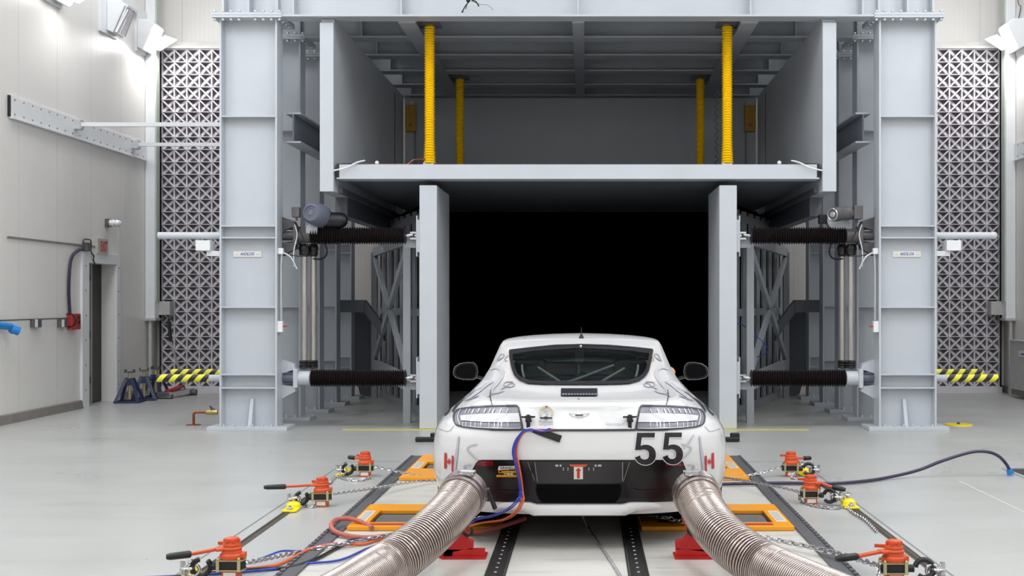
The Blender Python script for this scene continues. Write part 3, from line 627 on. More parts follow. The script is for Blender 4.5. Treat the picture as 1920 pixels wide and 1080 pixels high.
for side, Y, lab in ((-1, 14.62, 'near left yellow bellows hanging above the platform'), (1, 14.62, 'near right yellow bellows hanging above the platform'), (-1, 18.1, 'far left yellow bellows in the shade of the hood'), (1, 18.1, 'far right yellow bellows in the shade of the hood')):
    x = XC(side, 1.80); rt = thing('yellow_bellows', lab, 'bellows', (x, Y, 3.1), group='yellow bellows of the hanging platform')
    n = 58; z0, z1 = 3.16, 4.95; b = MB()
    prof = []
    for i in range(n):
        bulge = 0.012*max(0, 1-i/9); prof += [(i/n, 0.048+bulge), ((i+0.5)/n, 0.067+bulge)]
    prof.append((1, 0.048)); b.lathe((x, Y, z0), (x, Y, z1), prof, 24); obj('pleated_sleeve', b, M['yellow'], rt, ang=70)
    b = MB(); b.box((x-side*0.09, Y-0.08, 3.1), (x+side*0.22, Y+0.08, 3.125)); b.box((x-0.05, Y-0.05, 3.125), (x+0.05, Y+0.05, 3.165)); b.cyl((x-0.06, Y-0.06, 3.11), (x-0.06, Y-0.06, 3.17), 0.012, 8); obj('foot_bracket', b, M['bolt'], rt, sm=False)
    b = MB(); b.box((x-0.13, Y-0.14, 4.83), (x+0.13, Y+0.14, 4.86)); b.prism([(Y-0.2, 4.86), (Y+0.14, 4.86), (Y+0.14, 5.2)], 0, x+side*0.12, x+side*0.14); obj('top_bracket', b, M['dsteel'], rt, sm=False)
b = MB(); x = XC(1, 1.68)
pts = [Vector((x+0.02*math.cos(t*2.2), 14.68+0.02*math.sin(t*2.2), 3.14+t*0.03)) for t in np.linspace(0, 30, 160)]
b.sweep(pts, 0.004, 6); obj('coiled_lead', b, M['black'], None, 'coiled black lead hanging beside the near right yellow bellows', 'cable')

# portal posts (movable side walls)
for side in (-1, 1):
    sw = 'left' if side < 0 else 'right'; xi, xo = XC(side, 1.655), XC(side, 1.86)
    rt = thing('portal_wall', 'smooth grey %s upright of the portal under the platform, right next to the black opening' % sw, 'post', ((xi+xo)/2, 14.16, 0), group='uprights of the portal')
    b = MB(); b.box((xi, 14.16, 0.004), (xo, 15.42, 2.86)); obj('upright', b, M['steel'], rt, sm=False, bevel=0.006)
    for z in (2.27, 0.6):
        b = MB(); b.box((xo, 14.2, z-0.19), (xo+side*0.035, 14.5, z+0.19)); b.box((xo+side*0.035, 14.24, z-0.24), (xo+side*0.05, 14.46, z+0.24)); obj('actuator_pad', b, M['steel'], rt, sm=False)
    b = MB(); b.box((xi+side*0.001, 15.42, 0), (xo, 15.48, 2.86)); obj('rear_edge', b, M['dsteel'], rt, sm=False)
# louvred collector walls with lattice frames
for side in (-1, 1):
    sw = 'left' if side < 0 else 'right'
    A = Vector((XC(side, 1.9), 15.5, 0)); B = Vector((XC(side, 3.28), 19.42, 0)); n = 9
    rt = thing('louvred_wall', 'vertical slat wall behind the %s portal upright, with black gaps' % sw, 'wall panel', tuple((A+B)/2), group='slat walls behind the portal')
    d = (B-A)/n; nr = Vector((d.y, -d.x, 0)).normalized()*(-side)*-1
    for i in range(n):
        b = MB(); p = A+d*i; b.bar(p+d*0.0+Vector((0, 0, 1.36)), p+d*0.5+Vector((0, 0, 1.36)), 0.03, 2.72, (0, 0, 1)); obj('slat', b, M['steel2'], rt, sm=False)
    for z in (2.62, 0.05, 1.35):
        b = MB(); b.bar(A+Vector((0, 0, z)), B+Vector((0, 0, z)), 0.05, 0.1); obj('rail', b, M['steel2'], rt, sm=False)
    off = Vector((-side*0.12, 0, 1.42)); b = MB(); b.bar(A+off, B+off+Vector((0, 0.5, 0)), 0.02, 2.84); obj('unlit_gap_sheet', b, M['void'], rt, sm=False)  # black sheet standing in for the unlit space behind the slats
    A = Vector((XC(side, 2.12), 14.95, 0)); B = Vector((XC(side, 3.2), 18.8, 0))
    rt = thing('braced_frame', 'cross-braced steel frame behind the %s bellows actuators' % sw, 'frame', tuple((A+B)/2), group='cross-braced frames')
    zt, zb = 2.26, 0.5; M1 = A.lerp(B, 0.42)
    def zz(p, z): return Vector((p.x, p.y, z))
    for nm, p, q, wd, ht in (('top_chord', zz(A, zt), zz(B, zt), 0.06, 0.12), ('bottom_chord', zz(A, zb), zz(B, zb), 0.06, 0.2),
                     ('brace', zz(A, zt-0.08), zz(B, zb+0.1), 0.05, 0.11), ('brace', zz(A, zb+0.1), zz(B, zt-0.06), 0.05, 0.11)):
        b = MB(); b.bar(p, q, wd, ht); obj(nm, b, M['steel2'], rt, sm=False)
    for p, zz0 in ((A, 0.0), (B, 0.0)):
        b = MB(); b.box((p.x-0.045, p.y-0.045, 0), (p.x+0.045, p.y+0.045, zt)); obj('post', b, M['steel2'], rt, sm=False)
    b = MB(); b.prism([(A.y, zt), (A.y+0.35, zt), (A.y, zt-0.4)], 0, A.x-0.01, A.x+0.01); obj('gusset', b, M['steel2'], rt, sm=False)
    # side girt tying the columns together (upper), and lower haunch
    xg = XC(side, 3.38)
    rt = thing('side_girt', 'upper lengthwise girt joining the %s row of columns' % sw, 'beam', (xg, 16.5, 3.4), group='upper girts')
    b = MB(); b.box((xg-0.09, 14.33, 3.38), (xg+0.09, 19.9, 3.40)); b.box((xg-0.09, 14.33, 3.72), (xg+0.09, 19.9, 3.74)); obj('flange', b, M['steel2'], rt, sm=False)
    b = MB(); b.box((xg-0.01, 14.33, 3.4), (xg+0.01, 19.9, 3.72)); obj('web', b, M['dsteel'], rt, sm=False)
    b = MB(); x1 = XC(side, 2.97); b.box((x1, 16.2, 3.35), (xg, 16.4, 3.62)); obj('tie_beam', b, M['dsteel'], None, 'short tie beam between the %s columns and the hood side wall' % sw, 'beam', 'short tie beams', sm=False)
    x2 = XC(side, 3.9); x3 = XC(side, 3.15)
    b = MB(); b.box((x2, 17.66, 1.34), (x3, 17.86, 1.52)); b.prism([(x3, 1.34), (x3, 1.52), (x3-side*0.28, 1.15), (x3-side*0.28, 0.92)], 1, 17.68, 17.84)
    obj('haunch_beam', b, M['dsteel'], None, 'dark horizontal haunch beam between the %s columns, at half the height of the actuator pipes' % sw, 'beam', 'haunch beams', sm=False)
    Yq = 18.95; q = [P(a_ if side < 0 else 2174-a_, c_, Yq) for a_, c_ in ((650, 566), (684, 566), (704, 594), (704, 743.5), (676, 743.5), (650, 640))]
    b = MB(); b.prism([(v.x, v.z) for v in q], 1, Yq, Yq+.03); obj('shield_plate', b, M['dsteel'], None, 'dark upright shield plate behind the %s haunch beam' % sw, 'plate', 'shield plates', sm=False)

# screw actuators
def actuator(side, zc, upper):
    sw = 'left' if side < 0 else 'right'; ht = 'upper' if upper else 'lower'
    X = lambda d: XC(side, d); Y = 14.33
    rt = thing('screw_actuator', '%s %s horizontal screw actuator with black bellows, between column and portal upright' % (ht, sw), 'actuator', (X(2.7), Y, zc), group='screw actuators with black bellows')
    r = 0.104; n = 40; prof = []
    for i in range(n): prof += [(i/n, r*0.72), ((i+0.5)/n, r)]
    prof.append((1, r*0.74))
    b = MB(); b.lathe((X(2.04), Y, zc), (X(3.17), Y, zc), prof, 28); obj('bellows', b, M['bellow'], rt, ang=70)
    b = MB(); b.cyl((X(1.96), Y, zc+0.01), (X(2.05), Y, zc), 0.022, 14)
    for s in (-1, 1): b.bar((X(1.88), Y, zc+s*0.035), (X(1.99), Y, zc+s*0.035), 0.05, 0.022)
    b.cyl((X(1.92), Y-0.05, zc), (X(1.92), Y+0.05, zc), 0.014, 10); obj('clevis', b, M['chrome'], rt)
    b = MB(); b.box((X(1.9), Y+0.05, zc-0.14), (X(2.05), Y+0.12, zc-0.04)); obj('link_plate', b, M['steel2'], rt, sm=False)
    b = MB(); b.cyl((X(3.17), Y, zc), (X(3.33), Y, zc), 0.085, 24); b.box((X(3.31), Y-0.1, zc-0.11), (X(3.36), Y+0.1, zc+0.11)); b.cyl((X(3.36), Y, zc), (X(3.37), Y, zc), 0.06, 20)
    obj('gearbox', b, M['steel'] if not upper else M['cast'], rt, bevel=0.006)
    b = MB(); b.cyl((X(3.36), Y, zc), (X(3.5), Y, zc), 0.055, 20); b.cyl((X(3.36), Y+0.02, zc+0.09), (X(3.5), Y+0.02, zc+0.11), 0.03, 12); b.cyl((X(3.36), Y+0.02, zc-0.09), (X(3.5), Y+0.02, zc-0.11), 0.03, 12)
    obj('mount_tube', b, M['motor'] if not upper else M['cast'], rt)
    for pg in ([(X(3.5), zc+0.22), (X(3.36), zc+0.17), (X(3.34), zc+0.11), (X(3.5), zc+0.06)], [(X(3.5), zc-0.24), (X(3.34), zc-0.15), (X(3.34), zc-0.1), (X(3.5), zc-0.08)]):
        b = MB(); b.prism(pg, 1, Y-0.05, Y+0.08)
        obj('mount_bracket', b, M['steel'] if not upper else M['cast'], rt, sm=False)
    return rt
zu, zl = P(0, 442, 14.33).z, P(0, 709, 14.33).z
for side in (-1, 1):
    sw = 'left' if side < 0 else 'right'
    actuator(side, zu, True); actuator(side, zl, False)
    # vertical drive pipes
    for px, yy, pos in (((570, 14.4, 'outer'), (587, 14.5, 'inner')) if side < 0 else ((1596, 14.4, 'outer'), (1579.5, 14.5, 'inner'))):
        a = P(px, 478, yy); c = P(px, 680, yy)
        rt = thing('drive_pipe', 'tall brushed steel pipe between the %s actuators, the %s of the pair' % (sw, pos), 'pipe', (a.x, yy, c.z), group='steel pipes between the %s actuators' % sw)
        b = MB(); b.cyl(c, a, 0.039, 20); obj('tube', b, M['pipe'], rt)
        b = MB(); b.lathe(c+Vector((0, 0, -0.07)), c+Vector((0, 0, 0.03)), [(0, .035), (.15, .06), (.3, .05), (.45, .062), (.6, .05), (.8, .062), (1, .045)], 20); obj('lower_coupling', b, M['blackrub'], rt)
        b = MB(); b.lathe(a+Vector((0, 0, -0.02)), a+Vector((0, 0, 0.13)), [(0, .045), (.2, .06), (.4, .055), (.6, .066), (.8, .06), (1, .045)], 20); obj('upper_coupling', b, M['blackrub'], rt)
    # covers for the screws beyond the columns
    s_in = 4.13
    for z, Y, far, haz, lab in ((zu, 14.33, (297 if side < 0 else 1867), False, 'plain grey screw cover tube sticking out beyond the %s column' % sw),
                           (zl, 14.33, (295 if side < 0 else 1870), True, 'yellow and black striped tube sticking out beyond the %s column, the nearer one' % sw),
                           (zl, 15.45, (322 if side < 0 else 1842), True, 'yellow and black striped tube sticking out beyond the %s column, the one behind' % sw)):
        xf = (far-CX)/F*Y; xn = XC(side, s_in); r = 0.042
        rt = thing('screw_cover', lab, 'tube', ((xf+xn)/2, Y, z), group='screw cover tubes beyond the %s columns' % sw)
        xm = xf if not haz else xf+(xn-xf)*0.72
        b = MB(); b.cyl((xm, Y, z), (XC(side, 3.99), Y, z), r, 20); obj('tube', b, M['steel'], rt)
        if haz: b = MB(); b.cyl((xf, Y, z), (xm, Y, z), r+0.004, 20); obj('hazard_sleeve', b, M['hazard'], rt)
    # small white boxes outside the columns
    c = P(385 if side < 0 else 1784, 461, 14.2); rt = thing('white_lamp_box', 'white box on an arm beside the %s front column' % sw, 'box', (c.x, 14.2, c.z-0.07), group='white boxes outside the front columns')
    b = MB(); b.box((c.x-0.085, 14.1, c.z-0.06), (c.x+0.085, 14.3, c.z+0.06)); obj('case', b, M['white'], rt, sm=False, bevel=0.006)
    xa = XC(side, 4.17); b = MB(); b.box((c.x-side*0.03, 14.15, c.z-0.12), (xa, 14.25, c.z-0.06)); obj('arm', b, M['white'], rt, sm=False)
    # switch with conduit on the inner flange
    pxc = (517, 1645)[side > 0]; xx = XC(side, 3.5)-side*0.03
    rt = thing('switch_conduit', 'thin conduit with small switch box on the inner edge of the front %s column' % sw, 'switch', (xx, 14.12, 1.15), group='switch conduits on the front columns')
    b = MB(); b.sweep(smooth([(xx, 14.12, 1.28), (xx, 14.12, 1.9), (xx-side*0.012, 14.12, 2.08)]), 0.012, 8); b.sweep(smooth([(xx, 14.12, 2.08), (xx-side*0.1, 14.15, 2.02), (xx-side*0.17, 14.18, 1.88)]), 0.01, 8); obj('conduit', b, M['bolt'], rt)
    b = MB(); b.box((xx-0.03, 14.08, 2.05), (xx+0.03, 14.14, 2.12)); obj('junction_case', b, M['white'], rt, sm=False, bevel=0.004)
    b = MB(); b.box((xx-0.03, 14.06, 1.14), (xx+0.03, 14.14, 1.27)); obj('switch_case', b, M['white'], rt, sm=False, bevel=0.004)
    b = MB(); b.cyl((xx-side*0.03, 14.1, 1.21), (xx-side*0.075, 14.1, 1.21), 0.009, 10); obj('button', b, M['redink'], rt)
    # hanging leads below upper gearbox
    q = (lambda px, py, Y=14.2: P(px, py, Y)) if side < 0 else (lambda px, py, Y=14.2: P(2168-px, py, Y))
    for k, (pl, m_, rr, ds) in enumerate((([q(552, 421), q(557, 440), q(551, 470), q(551, 500)], 'white', .006, 'white lead hanging from the %s motor'),
                              ([q(556, 420), q(570, 450), q(576, 462), q(575, 478), q(560, 480), q(545, 478), q(530, 474)], 'black', .007, 'black lead looping from the %s motor to the column'),
                              ([q(606, 448, 14.3), q(613, 470, 14.35), q(609, 482, 14.4), q(600, 486, 14.45), q(587, 485, 14.47)], 'black', .010, 'black loop of hose under the %s upper bellows'))):
        b = MB(); b.sweep(smooth(pl), rr, 8); obj('motor_lead', b, M[m_], None, ds % sw, 'cable', 'leads around the %s motor' % sw)
# motors
Y = 14.18
rt = thing('electric_motor', 'round blue-grey electric motor on top of the upper left gearbox', 'motor', tuple(P(585, 420, Y)))
c = P(583, 399, 14.0)
b = MB(); b.lathe(c+Vector((0, 0.0, 0)), c+Vector((0.06, 0.36, -0.02)), [(0, .08), (.02, .1), (.1, .112), (.15, .125), (.5, .128), (.55, .138), (.7, .138), (.72, .12), (1, .12)], 32); obj('motor_body', b, M['motor'], rt)
b = MB(); b.torus(c, 0.085, 0.01, (0.16, 1, 0), 32, 8); b.lathe(c+Vector((0, -0.012, 0)), c+Vector((0, 0.01, 0)), [(0, .03), (1, .035)], 20)
b.torus(c, 0.055, 0.006, (0.16, 1, 0), 28, 6); obj('fan_cover', b, M['motor'], rt)
c2 = P(556, 398, 14.1); b = MB(); b.box(c2+Vector((-.05, -.04, -.06)), c2+Vector((.04, .05, .06))); b.cyl(c2+Vector((0, 0, -.1)), c2+Vector((0, 0, -.06)), .014, 10); obj('terminal_box', b, M['cast'], rt, sm=False, bevel=.006)
b = MB(); a = P(600, 408, 14.3); b.prism([(a.x-0.11, a.z-0.1), (a.x+0.09, a.z-0.1), (a.x+0.09, a.z+0.08), (a.x+0.02, a.z+0.12), (a.x-0.08, a.z+0.12)], 1, 14.24, 14.44); b.box((a.x-.16, 14.25, a.z-.2), (a.x-.02, 14.42, a.z-.09)); obj('adapter_housing', b, M['steel'], rt, sm=False, bevel=.01)
b = MB(); a = P(609, 413, 14.3); e = P(651, 413, 14.3); b.lathe(a, e, [(0, .095), (.72, .095), (.9, .075), (1, .04)], 28); obj('brake_cover', b, M['black'], rt)
rt = thing('electric_motor', 'grey cylindrical electric motor on top of the upper right gearbox', 'motor', tuple(P(1580, 420, Y)))
c = P(1561, 402, 14.0); e = P(1600, 399, 14.25)
b = MB(); b.lathe(c, e, [(0, .075), (.0, .082), (.1, .085), (.3, .085), (.32, .078), (.6, .078), (.62, .083), (.75, .083), (.8, .075), (1, .075)], 32); obj('motor_body', b, M['cast'], rt)
b = MB(); b.torus(c, 0.068, 0.008, e-c, 32, 8); b.cyl(c-(e-c)*0.02, c+(e-c)*0.05, .03, 16, .05); obj('fan_cover', b, M['chrome'], rt)
c2 = P(1608, 398, 14.2); b = MB(); b.box(c2+Vector((-.055, -.07, -.085)), c2+Vector((.05, .07, .075))); b.cyl(c2+Vector((-.01, 0, -.13)), c2+Vector((-.01, 0, -.08)), .016, 10); obj('terminal_box', b, M['cast'], rt, sm=False, bevel=.008)
a = P(1570, 413, 14.36); b = MB(); b.cyl(a+Vector((0, -.05, 0)), a+Vector((0, .1, 0)), .125, 28); b.box((a.x-.03, 14.3, a.z-.2), (a.x+.14, 14.45, a.z-.02)); obj('adapter_housing', b, M['steel2'], rt)
a = P(1540, 410, 14.4); b = MB(); b.box(a+Vector((-.03, -.05, -.06)), a+Vector((.06, .05, .05))); obj('brake_box', b, M['black'], rt, sm=False, bevel=.008)
b = MB(); b.sweep(smooth([P(1405, 675, 15.4), P(1440, 655, 15.2), P(1396, 612, 15), P(1383, 607, 14.9)]), .006, 8); obj('blue_lead', b, M['bluecab'], None, 'thin dark blue lead hanging beside the right portal upright', 'cable')

# ================================================================== FLOOR ITEMS
b = MB(); b.box((FP(642, 806).x, 14.05, 0.001), (FP(1517, 806).x, 14.155, 0.003)); obj('floor_stripe', b, M['ystripe'], None, 'pale yellow stripe painted across the floor at the portal', 'stripe', sm=False)
for sx, x, pos in ((-1, -2.25, 'left'), (1, 2.0, 'right')):
    b = MB(); b.box((x-0.006, 3, 0.0005), (x+0.006, 11.3, 0.0015)); b.box((x, 11.29, 0.0005), (x-sx*0.5, 11.3, 0.0015)); struct('trim_%d' % (3+sx), b, M['joint'], sm=False)
    b = MB(); xx = -2.13 if sx < 0 else 1.93
    b.box((xx-0.028, 3, 0.0006), (xx+0.028, 10.0, 0.002)); b.box((xx-0.028, 3, 0.002), (xx-0.02, 10.0, 0.004)); b.box((xx+0.02, 3, 0.002), (xx+0.028, 10.0, 0.004)); b.box((xx-0.02, 3, 0.0021), (xx-0.005, 10, 0.0026), 1)
    obj('tie_down_slot', b, [M['slot'], M['dgrey']], None, 'rusty steel tie-down slot in the floor, under the %s lever hoists' % pos, 'slot', sm=False)
# toothed rubber strips
for x, sx, pos in ((-1.625, -1, 'left'), (1.415, 1, 'right')):
    rt = thing('edge_strip', 'dark toothed rubber edge strip along the %s side of the deck' % pos, 'strip', (x, 7, 0), group='toothed edge strips')
    b = MB(); b.box((x-0.04, 3, 0), (x+0.04, 11.66, 0.012)); obj('strip', b, M['strip'], rt, sm=False)
    b = MB(); y = 5.8
    while y < 11.6:
        b.box((x+sx*0.04, y, 0.0), (x+sx*0.065, y+0.05, 0.02)); y += 0.085
    obj('teeth', b, M['strip'], rt, kind='stuff', sm=False)
# centre rails
for x, pos in ((-0.502, 'left'), (0.285, 'right')):
    rt = thing('deck_rail', 'black drilled steel rail in the deck, %s of the middle chain' % pos, 'rail', (x, 6.8, 0), group='black rails in the deck')
    b = MB(); b.box((x-0.045, 3, -0.001), (x+0.045, 11.6, 0.012)); obj('rail_bar', b, M['rail'], rt, sm=False)
    b = MB(); b.box((x-0.058, 3, -0.001), (x-0.048, 11.6, 0.003)); b.box((x+0.048, 3, -0.001), (x+0.058, 11.6, 0.003)); obj('rail_gap', b, M['dgrey'], rt, sm=False)
    s = MB(); q0 = ORG[rt.name]; s.lathe(q0, q0+Vector((0, 0, 0.002)), [(0, .009), (1, .008)], 10); first = None; y = 6.3
    while y < 8.0:
        if first is None: o = first = obj('rivet', s, M['bolt'], rt)
        else: o = first.copy(); COL.objects.link(o); o.parent = rt
        o.location = (0, y-6.8, 0.012); y += 0.115
# orange roller frames
def roller_frame(x0, x1, y0, y1, ry0, ry1, outer, label, slot=True):
    rt = thing('roller_frame', label, 'roller frame', ((x0+x1)/2, (y0+y1)/2, 0), group='orange roller frames set in the deck')
    b = MB(); t = 0.028; fr = 0.12
    xi0, xi1 = x0+fr, x1-fr
    b.box((x0, y0, 0), (x1, ry0, t)); b.box((x0, ry1, 0), (x1, y1, t)); b.box((x0, ry0, 0), (xi0, ry1, t)); b.box((xi1, ry0, 0), (x1, ry1, t))
    obj('frame', b, M['orange'], rt, sm=False, bevel=0.004)
    b = MB(); b.box((xi0, ry0, 0.0), (xi1, ry1, 0.004)); obj('pit', b, M['dgrey'], rt, sm=False)
    yc = (ry0+ry1)/2; R = (ry1-ry0)*0.46; b = MB()
    n = 14; a0 = math.radians(40); pts = []
    for i in range(n+1):
        a = -a0+2*a0*i/n; pts.append((yc+R*1.3*math.sin(a)*1.1, 0.002+R*1.3*(math.cos(a)-math.cos(a0))*0.22))
    b.prism(pts, 0, xi0+0.02, xi1-0.02); obj('roller', b, M['roller'], rt, ang=60)
    xl = x0+0.055 if outer < 0 else x1-0.055
    b = MB(); b.box((xl-0.035, ry0+0.02, t), (xl+0.035, ry1-0.03, t+0.001)); lb = obj('label', b, M['label'], rt, sm=False)
    b = MB()
    for k in range(5): b.box((xl-0.025+k*0.011, ry0+0.05, t+0.001), (xl-0.021+k*0.011, ry1-0.06, t+0.0015))
    obj('print_lines', b, M['joint'], lb, sm=False)
    if slot:
        xs_ = x0+0.3 if outer < 0 else x1-0.3
        b = MB(); b.box((xs_-0.17, y0+0.05, t), (xs_+0.17, y0+0.11, t+0.001)); obj('handle_slot', b, M['redbox'], rt, sm=False)
roller_frame(-1.57, -0.57, 7.9, 8.78, 8.06, 8.52, -1, 'orange roller frame under the left rear wheel, beside the left exhaust hose')
roller_frame(0.36, 1.36, 7.9, 8.78, 8.06, 8.52, 1, 'orange roller frame under the right rear wheel, beside the right exhaust hose')
roller_frame(-1.57, -0.57, 10.1, 11.62, 10.65, 11.1, -1, 'orange roller frame under the left front wheel', False)
roller_frame(0.36, 1.36, 10.1, 11.62, 10.65, 11.1, 1, 'orange roller frame under the right front wheel', False)
for side in (-1, 1):
    c = FP(800 if side < 0 else 1362, 829); b = MB(); b.bar(c+Vector((-0.12*(1 if side < 0 else .2), 0, .03)), c+Vector((.14, 0, .03)), 0.06, 0.05); b.bar(c+Vector((0.04, 0, .06)), c+Vector((.14, 0, .06)), 0.05, 0.08)
    obj('floor_clamp', b, M['black'], None, 'black clamp on the floor ahead of the car, showing on its %s' % ('left' if side < 0 else 'right'), 'clamp', 'black clamps beside the car', sm=False, bevel=0.012)
# hatch on the right
a = [FP(1862, 880), FP(1925, 880), FP(1990, 905), FP(1912, 905)]
b = MB(); a = [Vector((3.72, 10.15, 0)), Vector((5.2, 10.15, 0)), Vector((5.2, 10.8, 0)), Vector((3.72, 10.8, 0))]
b.prism([(3.72, 10.15), (5.2, 10.15), (5.2, 10.8), (3.72, 10.8)], 2, 0.0005, 0.003); rt = obj('floor_hatch', b, M['dgrey'], None, 'open dark floor hatch at the right edge where the cable goes down', 'hatch', sm=False)
b = MB()
for p, q in (((3.72, 10.8), (5.2, 10.8)), ((3.72, 10.15), (3.72, 10.8)), ((3.72, 10.15), (5.2, 10.15))): b.bar((*p, 0.006), (*q, 0.006), 0.03, 0.012)
obj('hatch_rim', b, M['bolt'], rt, sm=False)
b = MB(); b.box((3.1, 8.0, 0.0005), (3.115, 10.1, 0.002)); b.box((3.8, 8.6, .0005), (5.5, 10.05, .004)); obj('cover_plate', b, M['deck'], None, 'pale cover plate on the floor beside the hatch', 'plate', sm=False)
# violet cable
pts = [FP(1340, 908, .02), FP(1440, 906, .02), FP(1500, 906, .02), FP(1540, 907, .02), FP(1600, 904, .02), FP(1660, 896, .02)]
Ym = pts[-1].y
pts += [P(1720, 882, 10.3), P(1770, 863, 10.35), P(1820, 848, 10.4), P(1850, 847, 10.4), P(1872, 855, 10.4), P(1888, 872, 10.4), P(1895, 888, 10.4)]
b = MB(); b.sweep(smooth(pts), 0.014, 12); rt = obj('power_cable', b, M['purple'], None, 'thick violet cable arching over the floor into the hatch on the right', 'cable')
b = MB(); b.cyl(P(1893, 880, 10.4), P(1895, 889, 10.4), 0.03, 12); obj('blue_gland', b, M['blueplug'], rt)

# ---------------- lever hoists
def hoist(loc, lev, lift, hook, label, rz=0.0, sc=1.0, lev_len=0.36):
    rt = thing('lever_hoist', label, 'hoist', (0, 0, 0), group='orange-red lever hoists on the floor')
    b = MB(); b.lathe((0, 0, 0.0), (0, 0, 0.05), [(0, .036), (.1, .042), (1, .042)], 6); b.box((-.042, -.042, .0), (.042, .042, .048)); obj('gear_case', b, M['hoist'], rt, sm=False, bevel=.006)
    b = MB(); b.box((-.032, -.0435, .012), (.032, -.042, .04)); obj('rating_label', b, M['label'], rt, sm=False)
    b = MB(); b.prism([(-.07, -.045), (.06, -.045), (.07, 0), (.06, .045), (-.07, .045), (-.08, 0)], 2, .052, .1); obj('chain_block', b, M['black'], rt, sm=False, bevel=.006)
    b = MB()
    for z in (.05, .1): b.prism([(-.068, -.05), (.062, -.05), (.074, 0), (.062, .05), (-.068, .05), (-.082, 0)], 2, z-.003, z+.003)
    for x in (-.058, .05):
        for y in (-.052, .052): b.box((x-.008, y-.003, .045), (x+.008, y+.003, .108)); b.sphere((x, y, .11), .008, 8, 6)
    obj('side_straps', b, M['cream'], rt, sm=False)
    b = MB(); b.lathe((0, 0, .104), (0, 0, .15), [(0, .06), (.2, .063), (.55, .06), (.6, .052), (1, .05)], 24); b.box((.03, -.03, .108), (.07, .03, .135)); obj('ratchet_case', b, M['hoist'], rt, bevel=.003)
    b = MB(); b.lathe((0, 0, .165), (0, 0, .212), [(0, .044), (.2, .047), (.45, .044), (.5, .036), (.7, .034), (.72, .038), (.95, .036), (1, .03)], 12)
    for k in range(6):
        a = k*math.pi/3; b.box((.034*math.cos(a)-.008, .034*math.sin(a)-.008, .19), (.034*math.cos(a)+.008, .034*math.sin(a)+.008, .205))
    b.bar((-.02, .04, .172), (-.085, .06, .172), .02, .016); obj('hand_wheel', b, M['hoist'], rt, ang=30)
    c, s = math.cos(lev), math.sin(lev); e = math.sin(lift)
    p0 = Vector((-.03*c, -.03*s, .157)); p1 = Vector((.08*c, .08*s, .155)); p2 = Vector((lev_len*.62*c, lev_len*.62*s, .15+lev_len*.6*e)); p3 = Vector((lev_len*c, lev_len*s, .15+lev_len*e))
    b = MB(); b.lathe((0, 0, .149), (0, 0, .167), [(0, .05), (.5, .053), (1, .05)], 24); b.bar(p0, p1, .06, .016); b.bar(p1, p2, .028, .016); lv = obj('lever', b, M['hoist'], rt, bevel=.004)
    b = MB(); b.sweep([p2, p2.lerp(p3, .08), p2.lerp(p3, .85), p3], lambda i: (.014, .019, .018, .013)[i], 12); obj('grip', b, M['blackrub'], lv)
    c, s = math.cos(hook), math.sin(hook); D = Vector((c, s, 0)); z = Vector((0, 0, .07))
    b = MB(); b.cyl(D*.05+z, D*.1+z, .02, 12); b.torus(D*.15+z, .045, .014, (s, -c, 0.25), 24, 8, arc=(0.0, 1.7*math.pi)); obj('hook', b, M['blackrub'], rt)
    b = MB(); q = D*.19+z
    b.torus(q+D*.03, .028, .009, (0, 0, 1), 18, 8, sx=1.0); b.cyl(q+D*.05+Vector((0, 0, -.03)), q+D*.05+Vector((0, 0, .035)), .014, 10); b.torus(q+Vector((0, 0, -.01)), .03, .008, (s, -c, 0), 18, 8); obj('shackle', b, M['chrome'], rt)
    rt.location = loc; rt.rotation_euler = (0, 0, rz); rt.scale = (sc, sc, sc); return rt
R = math.radians
HP = [FP(685, 893), FP(604, 949), Vector((-1.92, 6.54, 0)), FP(1483, 893), FP(1520, 944), Vector((1.645, 6.47, 0))]
hoist(HP[0], R(165), .05, R(200), 'far left lever hoist, next to the left front roller frame', lev_len=.16)
hoist(HP[1], R(183), -.02, R(205), 'middle left lever hoist with its long handle pointing left', lev_len=.42)
hoist(HP[2], R(197), -.06, R(200), 'nearest left lever hoist, cut by the bottom edge beside the cables', lev_len=.32, sc=1.05)
hoist(HP[3], R(8), .02, R(-20), 'far right lever hoist, next to the right front roller frame', lev_len=.18)
hoist(HP[4], R(-25), -.12, R(-35), 'middle right lever hoist in front of the violet cable', lev_len=.26)
hoist(HP[5], R(193), -.06, R(-8), 'nearest right lever hoist, cut by the bottom edge with its handle pointing left', lev_len=.32, sc=1.05)
# yellow anchors in the slots
def anchor(loc, rz, label):
    rt = thing('slot_anchor', label, 'anchor', (0, 0, 0), group='yellow slot anchors')
    b = MB(); b.prism([(-.03, -.02), (-.055, .0), (-.05, .12), (-.02, .2), (.02, .2), (.05, .12), (.055, 0), (.03, -.02)], 2, .003, .018); obj('foot', b, M['anchor'], rt, sm=False, bevel=.005)
    b = MB(); b.lathe((0, .13, .018), (0, .13, .06), [(0, .055), (.5, .05), (.9, .03), (1, .015)], 20); obj('dome', b, M['anchor'], rt)
    b = MB(); b.lathe((0, .02, .018), (0, .02, .045), [(0, .024), (.5, .024), (.6, .012), (1, .01)], 6); obj('front_bolt', b, M['chrome'], rt, sm=False)
    b = MB(); b.cyl((0, .14, .06), (0, .14, .1), .012, 10); b.torus((0, .14, .085), .022, .008, (0, 0, 1), 16, 6); obj('stud', b, M['chrome'], rt, sm=False)
    rt.location = loc; rt.rotation_euler = (0, 0, rz); return rt
an = anchor(FP(640, 893), 0.0, 'yellow anchor in the left slot beside the far left hoist')
dup(an, FP(542, 961), (0, 0, 0), 'yellow anchor in the left slot beside the middle left hoist')
dup(an, (-2.14, 6.42, 0), (0, 0, 0), 'yellow anchor in the left slot beside the nearest left hoist')
dup(an, FP(1511, 893), (0, 0, 0), 'yellow anchor in the right slot beside the far right hoist')
